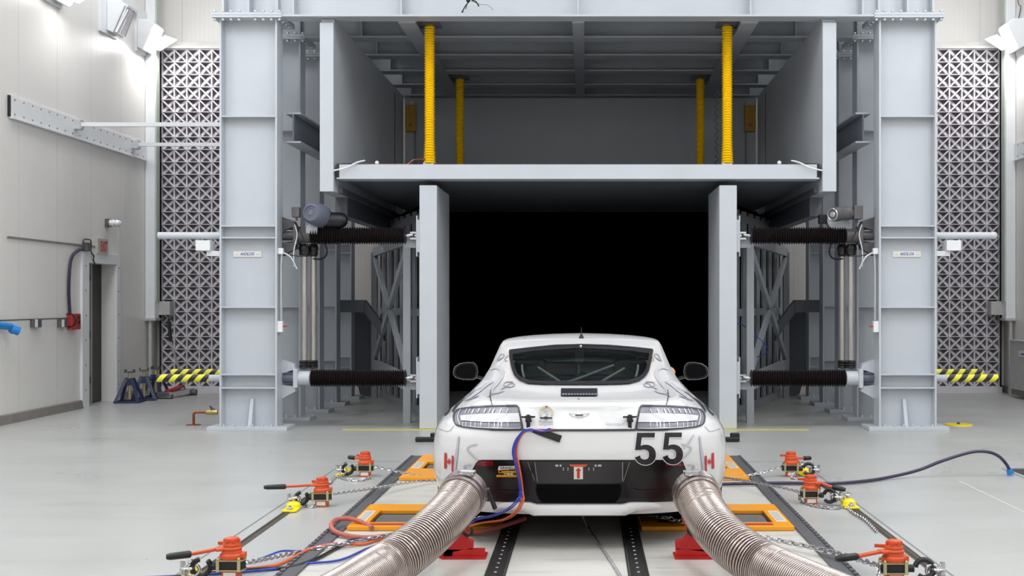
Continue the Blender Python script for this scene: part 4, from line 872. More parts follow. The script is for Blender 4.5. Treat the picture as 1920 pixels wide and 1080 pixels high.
dup(an, FP(1598, 955), (0, 0, 0), 'yellow anchor in the right slot beside the middle right hoist')

# chains
def chain(label, pts, pitch=0.030, r=0.0042, group='chains holding the car', raw=False):
    ctr = resample(smooth(pts, 10), pitch); b = MB(); up = Vector((0, 0, 1))
    for i in range(len(ctr)-1):
        c = (ctr[i]+ctr[i+1])/2; d = (ctr[i+1]-ctr[i]).normalized(); s = d.cross(up).normalized(); u = s.cross(d)
        if i % 2: s = (s+u).normalized()
        else: s = (s-u).normalized()
        hl = pitch*0.5; hw = pitch*0.30; path = []
        for k in range(13):
            a = 2*math.pi*k/12; ca, sa = math.cos(a), math.sin(a)
            path.append(c+d*(hl*(1 if ca > 0.01 else -1 if ca < -0.01 else 0)*0.55+ca*hw*1.05)+s*sa*hw)
        b.sweep(path, r, 5, cap=False)
    return obj('chain', b, M['chrome'], None, label, 'chain', group)
def hz(p, z): return Vector((p.x, p.y, z))
wl_ = P(815, 902, 9.9); wr_ = P(1358, 902, 9.9)
chain('taut chain from the far left hoist to the car', [hz(HP[0], .085)+Vector((.08, 0, 0)), P(760, 887, 10.3), P(822, 900, 10.1)])
chain('taut chain from the middle left hoist to the car', [hz(HP[1], .085)+Vector((.08, 0.02, 0)), P(700, 915, 9.3), P(780, 903, 9.8), P(822, 901, 10.0)])
chain('chain from the nearest left hoist running under the left exhaust hose to the car', [hz(HP[2], .085)+Vector((.08, .0, 0)), FP(560, 1035, .02), FP(640, 1020, .03), FP(700, 1008, .03), FP(790, 992, .04), FP(880, 975, .10), P(950, 958, 7.5)], pitch=0.034, r=.005)
chain('taut chain from the far right hoist to the car', [hz(HP[3], .085)+Vector((-.08, 0, 0)), P(1420, 888, 10.3), P(1352, 901, 10.1)])
chain('taut chain from the middle right hoist to the car', [hz(HP[4], .085)+Vector((-.08, 0, 0)), P(1430, 907, 9.4), P(1352, 895, 10.0)])
chain('chain from the nearest right hoist running behind the right exhaust hose', [hz(HP[5], .085)+Vector((-.08, 0, 0)), P(1560, 1035, 7.0), P(1480, 1018, 7.3), P(1395, 1000, 7.55), FP(1340, 990, .05), P(1290, 980, 7.7), P(1255, 972, 7.8), P(1190, 958, 7.9)], pitch=0.042, r=.0062)
chain('fine chain running over the deck towards the camera from under the middle of the car', [P(1090, 958, 7.6), FP(1100, 985, .02), FP(1130, 1030, .008), FP(1166, 1085, .008), FP(1200, 1150, .008)], pitch=0.022, r=.0038)
chain('slack chain from the far left hoist lying on the floor', [FP(697, 893, .02), FP(680, 900, .012), FP(650, 899, .012), FP(632, 893, .012), FP(618, 905, .02)], group='slack chain ends on the floor')
chain('slack chain lying under the middle left hoist', [FP(598, 946, .012), FP(580, 950, .012), FP(566, 944, .012)], group='slack chain ends on the floor')
chain('slack chain from the far right hoist lying on the floor', [hz(HP[3], .05)+Vector((.03, -.06, 0)), FP(1484, 896, .012), FP(1500, 897, .012), FP(1525, 893, .012)], group='slack chain ends on the floor')
chain('slack chain trailing from the middle right hoist along the right slot', [FP(1500, 922, .08), FP(1501, 940, .012), FP(1530, 949, .012), FP(1565, 953, .012), FP(1585, 950, .012), FP(1600, 962, .012), FP(1622, 975, .012), FP(1645, 998, .01)], group='slack chain ends on the floor')
chain('slack chain hanging off the nearest right hoist', [hz(HP[5], .1)+Vector((-.08, -.02, 0)), hz(HP[5], .01)+Vector((-.1, -.08, 0)), hz(HP[5], .01)+Vector((-.02, -.16, 0))], group='slack chain ends on the floor')

# cables on the left
def cable(name, label, pts, r, m, cat='cable', group=None, n=8):
    b = MB(); b.sweep(smooth(pts, n), r, 10); return obj(name, b, M[m], None, label, cat, group)
cable('rubber_hose', 'salmon rubber hose looping over the left edge strip and back under the left exhaust hose', [FP(698, 990, .02), FP(688, 984, .03), P(672, 977, 8.0), P(650, 972, 8.0), P(630, 975, 7.95), P(621, 984, 7.8), FP(627, 996, .03), FP(650, 1004, .02), FP(690, 1008, .018), FP(740, 1003, .018), FP(800, 997, .018), FP(880, 999, .018), P(930, 990, 7.75), P(985, 972, 7.9)], .016, 'salmon', 'hose')
cable('signal_cable', 'orange cable running from behind the left exhaust hose to the nearest left hoist', [FP(760, 1005, .015), FP(710, 1012, .01), FP(680, 1020, .01), FP(620, 1021, .02), FP(580, 1030, .02), FP(545, 1048, .01), FP(515, 1060, .01), FP(462, 1066, .01), FP(380, 1075, .01)], .009, 'orcab', group='cables lying left of the car')
cable('signal_cable', 'black cable running beneath the nearest left hoist', [FP(760, 1003, .02), FP(700, 1010, .01), FP(660, 1013, .015), FP(630, 1028, .01), FP(590, 1049, .01), FP(540, 1064, .01), FP(463, 1068, .01), FP(360, 1078, .01), FP(250, 1090, .01)], .01, 'black', group='cables lying left of the car')
cable('signal_cable', 'upper thin blue cable arching behind the nearest left hoist', [FP(780, 1002, .02), FP(720, 1008, .01), FP(660, 1016, .01), FP(600, 1022, .02), FP(570, 1033, .02), FP(530, 1033, .03), FP(500, 1043, .02), FP(470, 1055, .01)], .006, 'bluecab', group='cables lying left of the car')
cable('signal_cable', 'lower thin blue cable crossing the left edge strip', [FP(780, 1004, .02), FP(735, 1012, .01), FP(690, 1028, .01), FP(650, 1046, .01), FP(620, 1053, .01), FP(570, 1057, .01), FP(520, 1066, .01), FP(430, 1074, .01), FP(330, 1080, .01), FP(200, 1085, .01)], .007, 'bluecab', group='cables lying left of the car')

# ================================================================== EXHAUST HOSES AND STANDS
def duct(side, pts, label):
    rt = thing('exhaust_hose', label, 'hose', tuple(Vector(pts[0])), group='ribbed exhaust hoses behind the car')
    path = resample(smooth(pts, 20), 0.0038); rad = [0.1165, 0.1195, 0.125, 0.1268, 0.1225]
    rf = lambda i: rad[i % 5]
    b = MB(); b.sweep(path, rf, 44, cap=False, mif=lambda i: 1 if i % 5 in (2, 3) else 0)
    obj('ribbed_duct', b, [M['hosefab'], M['hosewire']], rt, ang=80)
    p0 = path[0]; d = (path[6]-path[0]).normalized()
    b = MB(); b.lathe(p0-d*0.05, p0+d*0.07, [(0, .125), (.02, .137), (.35, .137), (.4, .130), (.8, .130), (.82, .136), (1, .136), (1, .12)], 44, cap=False)
    obj('clamp_collar', b, M['hosewire'], rt)
    b = MB(); b.lathe(p0-d*0.0, p0+d*0.022, [(0, .138), (0, .141), (1, .141), (1, .138)], 44, cap=False)
    u = Vector((0, 0, 1)); u = (u-d*u.dot(d)).normalized(); sd = d.cross(u)
    q = p0+u*.135+sd*0.04*side; b.bar(q-sd*.04, q+sd*.04, .03, .02); b.cyl(q+u*.015-sd*.05, q+u*.015+sd*.05, .007, 8)
    obj('band_clamp', b, M['chrome'], rt)
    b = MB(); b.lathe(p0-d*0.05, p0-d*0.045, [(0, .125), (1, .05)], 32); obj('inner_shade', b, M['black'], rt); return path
HL = duct(-1, [P(868, 927, 7.02), P(845, 960, 6.80), P(806, 1000, 6.5), P(757, 1040, 6.28), P(706, 1074, 6.05), Vector((-1.18, 5.45, .132)), Vector((-1.42, 4.7, .132)), Vector((-1.9, 3.8, .132))], 'large ribbed exhaust hose on the left, running from the bumper to the bottom edge')
HR = duct(1, [P(1306, 927, 7.02), P(1322, 962, 6.80), P(1350, 1000, 6.5), P(1398, 1040, 6.28), P(1460, 1076, 6.05), Vector((1.18, 5.45, .132)), Vector((1.42, 4.7, .132)), Vector((1.9, 3.8, .132))], 'large ribbed exhaust hose on the right, running from the bumper to the bottom edge')
for side in (-1, 1):
    sw = 'left' if side < 0 else 'right'
    X = (lambda px: px) if side < 0 else (lambda px: 2176-px)
    Y = 7.06; PP = lambda px, py, y=Y: P(X(px), py, y)
    rt = thing('hose_stand', 'red folded steel stand under the %s exhaust hose' % sw, 'stand', tuple(hz(PP(860, 1030), 0)), group='red stands under the exhaust hoses')
    def plate(poly, y, th):
        b = MB(); pp = [PP(a, c, y) for a, c in poly]; b.prism([(p.x, p.z) for p in pp], 1, y, y+th); return b
    zf = lambda y: CY+H*F/y
    pl = [(886, 962), (888, 970), (877, 990), (873, 1000), (876, 1011), (887, 1015), (887, 1028), (850, 1036), (848, 1047), (835, 1050), (822, 1046), (826, 1010), (850, 985)] if side < 0 else \
         [(899, 962), (897, 975), (888, 992), (886, 1002), (894, 1010), (909, 1015), (909, 1029), (850, 1036), (842, 1042), (832, 1042), (826, 1010), (850, 985)]
    b = plate(pl, Y, .05); obj('side_plate', b, M['red'], rt, sm=False, bevel=.004)
    b = MB(); p = PP(870, 1040); b.box((p.x-.13, Y-.03, .0), (p.x+.13, Y+.12, .012)); b.box((p.x-.12, Y, .012), (p.x+.12, Y+.05, p.z+.03)); obj('foot', b, M['red'], rt, sm=False)
    b = plate([(a_-0, c_+1) for a_, c_ in pl], Y+.11, .012); obj('rear_plate', b, M['red'], rt, sm=False)
    b = MB(); b.torus(PP(876, 995, Y-0.01), .03, .008, (.3, 1, 0.2), 20, 8, arc=(0, 1.4*math.pi)); obj('rubber_strap', b, M['blackrub'], rt)

# ================================================================== THE CAR
CXW = -0.045
def smt(zs, vs):
    g = np.linspace(0.2, 1.2475, 1400); v = np.interp(g, zs, vs); return g, v
def tab(zs, vs, k=11):
    g = np.linspace(0.19, 1.2475, 1400); v = np.interp(g, zs, vs)
    pad = np.concatenate([np.full(k, v[0]), v, np.full(k, v[-1])]); ker = np.hanning(2*k+1+2)[1:-1]; ker /= ker.sum()
    s = np.convolve(pad, ker, 'same')[k:-k]; wgt = np.clip((1.2475-g)/0.035, 0, 1); s = s*wgt+v*(1-wgt); return g, s
ZW = [.19, .25, .31, .40, .49, .58, .668, .74, .794, .87, .942, 1.015, 1.107, 1.165, 1.197, 1.210, 1.222, 1.233, 1.243, 1.2475]
VW = [.88, .915, .942, .962, .966, .963, .952, .910, .852, .764, .700, .663, .634, .616, .598, .572, .50, .39, .22, .0]
T_W = tab(ZW, VW)
T_YT = tab([.19, .23, .35, .52, .60, .73, .84, .872, .884, .892, .905, .925, .956, 1.166, 1.20, 1.218, 1.230, 1.239, 1.245, 1.2475],
           [7.36, 7.32, 7.27, 7.215, 7.21, 7.225, 7.28, 7.285, 7.30, 7.36, 7.50, 7.68, 7.92, 8.86, 9.05, 9.15, 9.25, 9.34, 9.45, 9.6], 9)
T_YS = tab([.19, .7, .80, .90, 1.0, 1.2, 1.23, 1.2475], [8.2, 8.2, 8.3, 8.6, 8.9, 9.35, 9.45, 9.6])
T_YF = tab([.19, .30, .5, .6, .7, .8, .88, .95, 1.1, 1.2, 1.23, 1.2475], [11.35, 11.55, 11.58, 11.52, 11.35, 10.95, 10.62, 10.45, 10.12, 9.92, 9.75, 9.6])
T_N = tab([.19, .7, .9, .96, 1.2, 1.2475], [3.0, 3.0, 2.7, 2.5, 2.6, 2.2])
def gv(T, z): return float(np.interp(z, T[0], T[1]))
def cary(x, z):
    """rear surface depth at lateral x (from the car's axis) and height z"""
    if z < .19 or z > 1.2474: return None
    w_ = gv(T_W, z); a = abs(x)/w_
    if a >= 1: return None
    n = gv(T_N, z); yt = gv(T_YT, z); ys = gv(T_YS, z)
    return ys-(ys-yt)*(1-a**n)**(1/n)
def hit(px, py, off=0.004):
    """point on the car body seen along a sight line, lifted off the surface"""
    def ins(Y):
        p = P(px, py, Y); s = cary(p.x-CXW, p.z); return s is not None and Y >= s
    Y = 7.0; prev = None
    while Y < 10.4:
        if ins(Y):
            lo, hi = Y-0.01, Y
            for _ in range(14):
                m = (lo+hi)/2
                if ins(m): hi = m
                else: lo = m
            p = P(px, py, hi); x = p.x-CXW; z = p.z; e = 0.004; s0 = cary(x, z)
            def sv(a, c):
                v = cary(a, c); return s0+0.05 if v is None else v
            dx = (sv(x+e, z)-sv(x-e, z))/(2*e); dz = (sv(x, z+e)-sv(x, z-e))/(2*e)
            n = Vector((dx, -1, dz)); n = n.normalized() if n.length < 40 else Vector((dx, -1, dz)).normalized()
            return p+n*off
        Y += 0.01
    return None
def proj_poly(poly, off=0.004, res=8):
    """fill a photo-plane outline and lay it on the body surface"""
    pts = []
    for a, b_ in zip(poly, poly[1:]+poly[:1]):
        L = math.hypot(b_[0]-a[0], b_[1]-a[1]); n = max(1, int(L/res))
        for k in range(n): pts.append(Vector((a[0]+(b_[0]-a[0])*k/n, a[1]+(b_[1]-a[1])*k/n)))
    n0 = len(pts); xs = [p.x for p in pts]; ys = [p.y for p in pts]
    def inside(x, y):
        c = False
        for i in range(n0):
            a = pts[i]; b_ = pts[i-1]
            if (a.y > y) != (b_.y > y) and x < (b_.x-a.x)*(y-a.y)/(b_.y-a.y)+a.x: c = not c
        return c
    allp = list(pts); x = min(xs)+res/2
    while x < max(xs):
        y = min(ys)+res/2
        while y < max(ys):
            if inside(x, y) and min((p.x-x)**2+(p.y-y)**2 for p in pts) > (res*0.4)**2: allp.append(Vector((x, y)))
            y += res
        x += res
    v, e, f, *_ = geometry.delaunay_2d_cdt(allp, [], [list(range(n0))], 1, 1e-4)
    mb = MB(); vs = []; ok = []
    for q in v:
        h = hit(q.x, q.y, off); ok.append(h is not None); vs.append(h if h is not None else Vector((0, 0, 0)))
    fs = [tuple(t) for t in f if all(ok[i] for i in t)]
    if not fs: return None
    used = sorted({i for t in fs for i in t}); mp = {o: i for i, o in enumerate(used)}
    mb.add([vs[i] for i in used], [tuple(mp[i] for i in t) for t in fs]); return mb
def proj_strip(line, wid, off=0.005, step=3.0):
    """a ribbon of given pixel width following a line over the body surface; wid may be a list"""
    P2 = smooth([Vector((p[0], p[1], 0)) for p in line], 6) if len(line) > 2 else [Vector((p[0], p[1], 0)) for p in line]
    P2 = resample(P2, step)+[P2[-1]]
    if (P2[-1]-P2[-2]).length < .01: P2.pop(-2)
    n = len(P2); mb = MB(); rows = []
    for i, p in enumerate(P2):
        d = P2[min(i+1, n-1)]-P2[max(i-1, 0)]
        d = d.normalized(); nn = Vector((-d.y, d.x, 0))
        w_ = wid if not isinstance(wid, (list, tuple)) else float(np.interp(i/(n-1), np.linspace(0, 1, len(wid)), wid))
        rows.append((hit(p.x+nn.x*w_/2, p.y+nn.y*w_/2, off), hit(p.x, p.y, off), hit(p.x-nn.x*w_/2, p.y-nn.y*w_/2, off)))
    for a, c in zip(rows, rows[1:]):
        for k in (0, 1):
            q = (a[k], a[k+1], c[k+1], c[k])
            if all(v is not None for v in q) and max((q[i]-q[i-1]).length for i in range(4)) < .15: mb.add(q, [(0, 1, 2, 3)])
    return mb if mb.f else None
def decal(name, mb, m, parent, **k):
    if mb is None: return None
    # orient towards the rear
    o = obj(name, mb, m, parent, weld=True, ang=60, **k); return o
def merge(*mbs):
    r = MB()
    for m_ in mbs:
        if m_: r.add(m_.v, m_.f)
    return r if r.f else None
def text_car(name, body, px, py, wd, ht, m, parent, off=.006, rot=0.0, **k):
    vs, fs = text_data(body, **k); a = np.array(vs); mn = a.min(0); mx = a.max(0); ce = (mn+mx)/2; sz = mx-mn
    mb = MB(); pts = []
    for x, y in vs:
        u = (x-ce[0])/sz[0]*wd; v = -(y-ce[1])/sz[1]*ht
        pts.append(hit(px+u*math.cos(rot)-v*math.sin(rot), py+u*math.sin(rot)+v*math.cos(rot), off))
    if any(p is None for p in pts): return None
    mb.add(pts, fs); return obj(name, mb, m, parent, sm=False)
def text_poly_car(name, *a, **k): return text_car(name, *a, **k)

M['paint'] = mat('white_car_paint', srgb(222, 222, 223), 0.28, var=0.008, coat=0.8, rvar=0.05)
M['gloss'] = mat('glossy_black_carbon', srgb(19, 14, 16), 0.3, var=0.2, coat=0.12, scale=30, spec=.4)
M['gloss2'] = mat('satin_black_plastic', srgb(38, 33, 37), 0.38, var=0.1)
M['deepblack'] = mat('deep_black_opening', srgb(5, 5, 6), 0.8, spec=0.1)
M['lgrey'] = mat('grey_livery_film', srgb(186, 186, 194), 0.3, var=0.02)
M['mgrey'] = mat('mid_grey_livery_film', srgb(136, 137, 146), 0.3, var=0.03)
M['dkfilm'] = mat('black_livery_film', srgb(28, 24, 32), 0.3, var=0.05)
M['tan'] = mat('beige_print', srgb(196, 190, 158), 0.5)
M['lampgrey'] = mat('grey_lamp_reflector', srgb(112, 114, 126), 0.3, metal=0.0, var=0.15, scale=90)
M['lampwhite'] = mat('clear_lamp_band', srgb(206, 206, 207), 0.12, var=0.01, coat=0.6)
M['sticker_y'] = mat('yellow_sticker', srgb(236, 166, 22), 0.4)
M['reflred'] = mat('dark_red_reflector', srgb(120, 10, 14), 0.2, coat=0.5)
M['cabin'] = mat('grey_cabin_trim', srgb(150, 160, 160), 0.6, var=0.1)
M['cage'] = mat('pale_green_grey_tube', srgb(196, 208, 202), 0.35, var=0.05)
M['tyre'] = mat('tyre_rubber', srgb(24, 23, 25), 0.7, var=0.1)
def glass_mat():
    m = bpy.data.materials.new('tinted_car_glass'); m.use_nodes = True; nt = m.node_tree; n = nt.nodes; n.clear()
    out = n.new('ShaderNodeOutputMaterial'); mx = n.new('ShaderNodeMixShader'); tr = n.new('ShaderNodeBsdfTransparent'); gl = n.new('ShaderNodeBsdfGlossy'); fr = n.new('ShaderNodeFresnel')
    tr.inputs[0].default_value = (0.74, 0.80, 0.78, 1); gl.inputs['Roughness'].default_value = 0.02; gl.inputs[0].default_value = (0.9, 0.95, 0.95, 1); fr.inputs[0].default_value = 1.9
    nt.links.new(fr.outputs[0], mx.inputs[0]); nt.links.new(tr.outputs[0], mx.inputs[1]); nt.links.new(gl.outputs[0], mx.inputs[2]); nt.links.new(mx.outputs[0], out.inputs[0]); return m
M['glass'] = glass_mat()

car = thing('race_car', 'white race car number 55 with grey swirl livery, seen from behind', 'car', (CXW, 9.4, 0))
WIN = [(956, 659), (990, 655), (1040, 650), (1089, 648.5), (1140, 650), (1190, 654), (1223, 657.5), (1220, 676), (1216, 695), (1210, 706), (1199, 715), (1180, 720), (1150, 721.5),
       (1089, 722), (1020, 721.5), (990, 720), (974, 714), (965, 705), (960, 690), (957, 675)]
def pin(poly, x, y):
    c = False
    for i in range(len(poly)):
        a = poly[i]; b_ = poly[i-1]
        if (a[1] > y) != (b_[1] > y) and x < (b_[0]-a[0])*(y-a[1])/(b_[1]-a[1])+a[0]: c = not c
    return c
def shrink(poly, k):
    cx = sum(p[0] for p in poly)/len(poly); cy = sum(p[1] for p in poly)/len(poly)
    return [(p[0]-math.copysign(min(k, abs(p[0]-cx)), p[0]-cx), p[1]-math.copysign(min(k, abs(p[1]-cy)), p[1]-cy)) for p in poly]
WINs = shrink(WIN, 2.5)
def body_shell(inset=0.0):
    zl = list(np.linspace(.205, .70, 34))+list(np.linspace(.71, .96, 44))+list(np.linspace(.964, 1.20, 60))+list(np.linspace(1.203, 1.2474, 26))
    N = 56; vs = []; ring = []
    for z in zl:
        w_ = max(gv(T_W, z)-inset, .001); yt = gv(T_YT, z)+inset*1.6; ys = gv(T_YS, z); yf = gv(T_YF, z)-inset; n = gv(T_N, z); row = []
        for q in range(4):
            for k in range(N):
                t = (k/N)*math.pi/2
                if q == 0: a = t; x = math.sin(a)**(2/n); y = ys-(ys-yt)*(max(0, math.cos(a)))**(2/n)
                elif q == 1:
                    nf = 4.0 if z < .9 else 3.2; a = math.pi/2-t; x = math.sin(a)**(2/nf) if a > 1e-9 else 0; y = ys+(yf-ys)*(max(0, math.cos(a)))**(2/nf)
                elif q == 2:
                    nf = 4.0 if z < .9 else 3.2; a = t; x = -(math.sin(a)**(2/nf)) if a > 1e-9 else 0; y = ys+(yf-ys)*(max(0, math.cos(a)))**(2/nf)
                else: a = math.pi/2-t; x = -(math.sin(a)**(2/n)) if a > 1e-9 else 0; y = ys-(ys-yt)*(max(0, math.cos(a)))**(2/n)
                row.append(len(vs)); vs.append((CXW+x*w_, y, z-inset*0.3))
        ring.append(row)
    groups = {'body': [], 'windscreen': [], 'side_window_left': [], 'side_window_right': []}
    M4 = 4*N
    for i in range(len(ring)-1):
        for k in range(M4):
            f = (ring[i][k], ring[i][(k+1) % M4], ring[i+1][(k+1) % M4], ring[i+1][k])
            c = [sum(vs[j][t] for j in f)/4 for t in range(3)]
            px = CX+c[0]/c[1]*F; py = CY-(c[2]-H)/c[1]*F
            q = k//N
            if q in (0, 3) and .94 < c[2] < 1.18 and pin(WINs, px, py) and c[1] < 9.1: continue
            if any((c[1]-ya)**2+(c[2]-.335)**2 < .365**2 for ya in (8.25, 10.87)) and abs(c[0]-CXW) > .6 and c[1] > 7.88: continue
            x = c[0]-CXW; w_ = gv(T_W, c[2])
            if .965 < c[2] < 1.185 and q in (1, 2):
                if abs(x) < w_*.90: groups['windscreen'].append(f); continue
                if abs(x) > w_*.93 and c[1] < gv(T_YF, c[2])-.2: groups['side_window_'+('left' if x < 0 else 'right')].append(f); continue
            groups['body'].append(f)
    top = ring[-1]; groups['body'].append(tuple(top)); return vs, groups
vs, gr = body_shell()
def sub(vs, fs):
    used = sorted({i for f in fs for i in f}); mp = {o: i for i, o in enumerate(used)}; mb = MB(); mb.add([vs[i] for i in used], [tuple(mp[i] for i in f) for f in fs]); return mb
body = obj('body_shell', sub(vs, gr['body']), M['paint'], car, weld=True, ang=50)
obj('windscreen', sub(vs, gr['windscreen']), M['glass'], car, weld=True)
obj('side_window', sub(vs, gr['side_window_left']), M['glass'], car, weld=True); obj('side_window', sub(vs, gr['side_window_right']), M['glass'], car, weld=True)
vi, gi = body_shell(0.03)
lin = obj('cabin_lining', sub(vi, gi['body'][:-1]), M['cabin'], car, weld=True)
b = MB(); b.box((CXW-.72, 7.55, .16), (CXW+.72, 11.2, .2)); b.box((CXW-.55, 7.45, .2), (CXW+.55, 7.9, .21)); obj('underbody', b, M['deepblack'], car, sm=False)
b = MB(); b.box((CXW-.70, 7.75, .80), (CXW+.70, 8.6, .82)); b.box((CXW-.72, 8.6, .3), (CXW+.72, 8.62, .82)); obj('parcel_shelf', b, M['cabin'], car, sm=False)
b = MB(); b.box((CXW-.68, 9.9, .78), (CXW+.68, 10.4, .93)); obj('dashboard', b, M['gloss2'], car, sm=False, bevel=.02)
for s in (-1, 1):
    b = MB(); x = CXW+s*.36; b.box((x-.22, 8.85, .25), (x+.22, 9.35, .42)); b.box((x-.2, 8.75, .3), (x+.2, 8.88, .95)); b.box((x-.12, 8.74, .95), (x+.12, 8.86, 1.08)); obj('race_seat', b, M['black'], car, sm=False, bevel=.03)
# roll cage seen through the rear glass
b = MB(); W3 = lambda px, py, Y: P(px, py, Y)
for pl in ([W3(1009, 689, 8.75), W3(1051, 716, 8.2)], [W3(1056, 716, 8.2), W3(1075, 713, 8.25), W3(1150, 685, 8.75)], [W3(1127, 716, 8.25), W3(1175, 688, 8.8)],
           [W3(981, 671, 8.85), W3(979, 690, 8.7), W3(983, 709, 8.5)], [W3(1195, 671, 8.85), W3(1196, 690, 8.7), W3(1192, 707, 8.5)], [W3(1085, 683, 8.9), W3(1085, 700, 8.9)],
           [W3(956, 671, 8.95), W3(975, 670, 9.0), W3(1010, 662, 9.05), W3(1089, 657, 9.1), W3(1165, 661, 9.05), W3(1200, 669, 9.0), W3(1222, 672, 8.95)],
           [W3(975, 690, 8.9), W3(1010, 678, 9.0), W3(1089, 671, 9.1), W3(1165, 676, 9.0), W3(1205, 686, 8.9)]):
    b.sweep(smooth(pl), .0085, 10)
obj('roll_cage', b, M['cage'], car)
# rear glass with black edge
WG = shrink(WIN, 0.0)
decal('rear_window', proj_poly(WG, .007, 9), M['glass'], car)
loop = smooth([Vector((p[0], p[1], 0)) for p in [WIN[0]]], 1) if False else None
seg = []
for a, c in zip(WIN, WIN[1:]+WIN[:1]): seg.append(proj_strip([a, c], 2.6, .0105, 3.0))
decal('window_seal', merge(*seg), M['dkfilm'], car)
wi = shrink(WIN, 2.6); fr_ = [proj_strip([a, c], 5.0, .0088, 3.0) for a, c in zip(wi, wi[1:]+wi[:1])]
decal('glass_border', merge(*fr_), mat('dark_grey_glass_border', srgb(52, 50, 56), 0.08, coat=0.5), car)
decal('window_shade_band', proj_poly([(957, 660), (1000, 655), (1089, 650), (1180, 654), (1222, 658.5), (1221, 665), (1180, 659.5), (1089, 654), (1000, 659.5), (957, 667)], .0085, 8), M['black'], car)
b = MB(); p = hit(1089, 651.5, .01); b.sphere(p, .009); obj('centre_clip', b, M['chrome'], car)
# aerial
p = hit(1090, 634, .0); b = MB(); b.lathe(p, p+Vector((0, 0, .035)), [(0, .02), (.3, .017), (1, .005)], 14); b.cyl(p+Vector((0, 0, .03)), P(1090, 614, p.y), .0045, 8, .0028); obj('aerial', b, M['black'], car)
# high brake light
hb = decal('high_brake_light', proj_poly([(1052, 729.5), (1120, 729.5), (1120, 744), (1051.5, 744)], .006, 5), M['dkfilm'], car)
st = MB()
for k in range(12):
    q = proj_poly([(1054+k*5.5, 740), (1057.5+k*5.5, 740), (1057.5+k*5.5, 743), (1054+k*5.5, 743)], .009, 4); st.add(q.v, q.f)
obj('led_row', st, M['mgrey'], hb, sm=False)
b = MB(); p = hit(1085, 749, .004); b.sphere(p, .007, 10, 6); obj('deck_button', b, M['mgrey'], car)
# tail lamps
TL = [(851, 783), (853, 775), (858, 770), (868, 767.5), (890, 764.5), (920, 762.5), (950, 761.5), (970, 761.5), (972.5, 764), (976, 782), (980.5, 806), (950, 806.5), (920, 806), (890, 803.5), (868, 801), (857, 798), (852.5, 793)]
def mir(poly): return [(2172-p[0], p[1]) for p in poly]
for side in (-1, 1):
    sw = 'left' if side < 0 else 'right'; G = (lambda q: q) if side < 0 else mir
    t = decal('tail_lamp', proj_poly(G(TL), .004, 7), M['lampgrey'], car)
    seg = [proj_strip([a, c], 3.0 if a[0] < 965 else 4.2, .009, 3) for a, c in zip(TL, TL[1:]+TL[:1])]
    seg = [proj_strip(G([a, c]), (2.2 if a[0] < 925 else 3.4), .009, 3) for a, c in zip(TL, TL[1:]+TL[:1])]
    decal('lamp_seal', merge(*seg), M['dkfilm'], t)
    decal('clear_band', proj_poly(G([(864, 781), (885, 778.5), (930, 777), (974, 776), (977, 792.5), (930, 793), (885, 791.5), (866, 790)]), .009, 7), M['lampwhite'], t)
    s = []
    for x in (875, 881, 888, 898, 910, 919, 926, 939, 952): s.append(proj_strip(G([(x+2, 768), (x-2, 776)]), 2.6 if x in (910, 926) else 1.4, .0085, 3))
    for x in (869, 875, 884, 892, 903, 918, 928, 935, 941, 953): s.append(proj_strip(G([(x, 793), (x, 801.5)]), 1.3, .0085, 3))
    s.append(proj_strip(G([(866, 768), (861, 776), (860, 786), (864, 798)]), 1.6, .0085, 3))
    s.append(proj_strip(G([(868, 800), (900, 802.5), (950, 804), (976, 804)]), 1.2, .0085, 3))
    decal('reflector_ribs', merge(*s), M['lampwhite'], t)
# panel gaps
decal('boot_gap', proj_strip([(981, 806.5), (1040, 806.8), (1130, 806.8), (1191, 806.5)], 3.8, .005), M['dkfilm'], car)
for G in ((lambda q: q), mir):
    decal('panel_gap', proj_strip(G([(921, 732), (919, 742), (921, 752), (924, 762)]), 1.6, .005), M['dkfilm'], car)
    decal('panel_gap', proj_strip(G([(921, 732), (934, 722), (941, 706)]), 1.0, .005), M['mgrey'], car)
    decal('panel_gap', proj_strip(G([(822, 804), (838, 809), (844, 808), (851, 800)]), 0.9, .005), M['mgrey'], car)
# black lower fascia
FAS = [(878, 893), (884, 884), (893, 868), (898, 863), (905, 862), (1000, 862), (1180, 862), (1275, 862), (1280, 866), (1285, 878), (1291, 892), (1303, 915), (1300, 938), (1240, 940.5), (1180, 942), (1168, 946), (1006, 946), (994, 942), (940, 940.5), (872, 938), (866, 915)]
fa = decal('lower_fascia', proj_poly(FAS, .004, 10), M['gloss'], car)
decal('plate_recess', proj_poly([(1003, 866), (1167, 866), (1167, 904), (1008, 904)], .007, 10), M['gloss2'], fa)
s = [proj_strip([(1167, 866), (1167, 900)], 1.6, .010), proj_strip([(1180, 866), (1168, 902)], 1.0, .010), proj_strip([(1003, 866), (1008, 902)], 1.2, .010), proj_strip([(990, 866), (1003, 900)], 1.0, .010)]
decal('recess_edge', merge(*s), M['mgrey'], fa)
decal('diffuser_opening', proj_poly([(1006, 908), (1163, 908), (1165, 918), (1160, 932), (1153, 941), (1018, 941), (1010, 932), (1005, 918)], .009, 9), M['deepblack'], fa)
s = [proj_strip([(1014, 941), (1006, 930), (1001, 910), (996, 880)], 1.6, .011), proj_strip([(1155, 941), (1164, 930), (1168, 912)], 1.6, .011), proj_strip([(1185, 905), (1186, 915), (1200, 919), (1233, 919)], 1.4, .011), proj_strip([(937, 919), (975, 919), (985, 905)], 1.4, .011)]
for q_ in s: decal('moulding_line', q_, M['gloss2'], fa)
for G in ((lambda q: q), mir):
    decal('rear_reflector', proj_poly(G([(892, 873), (898, 864.5), (925, 864), (925, 873)]), .0058, 6), M['reflred'], fa)
s = []
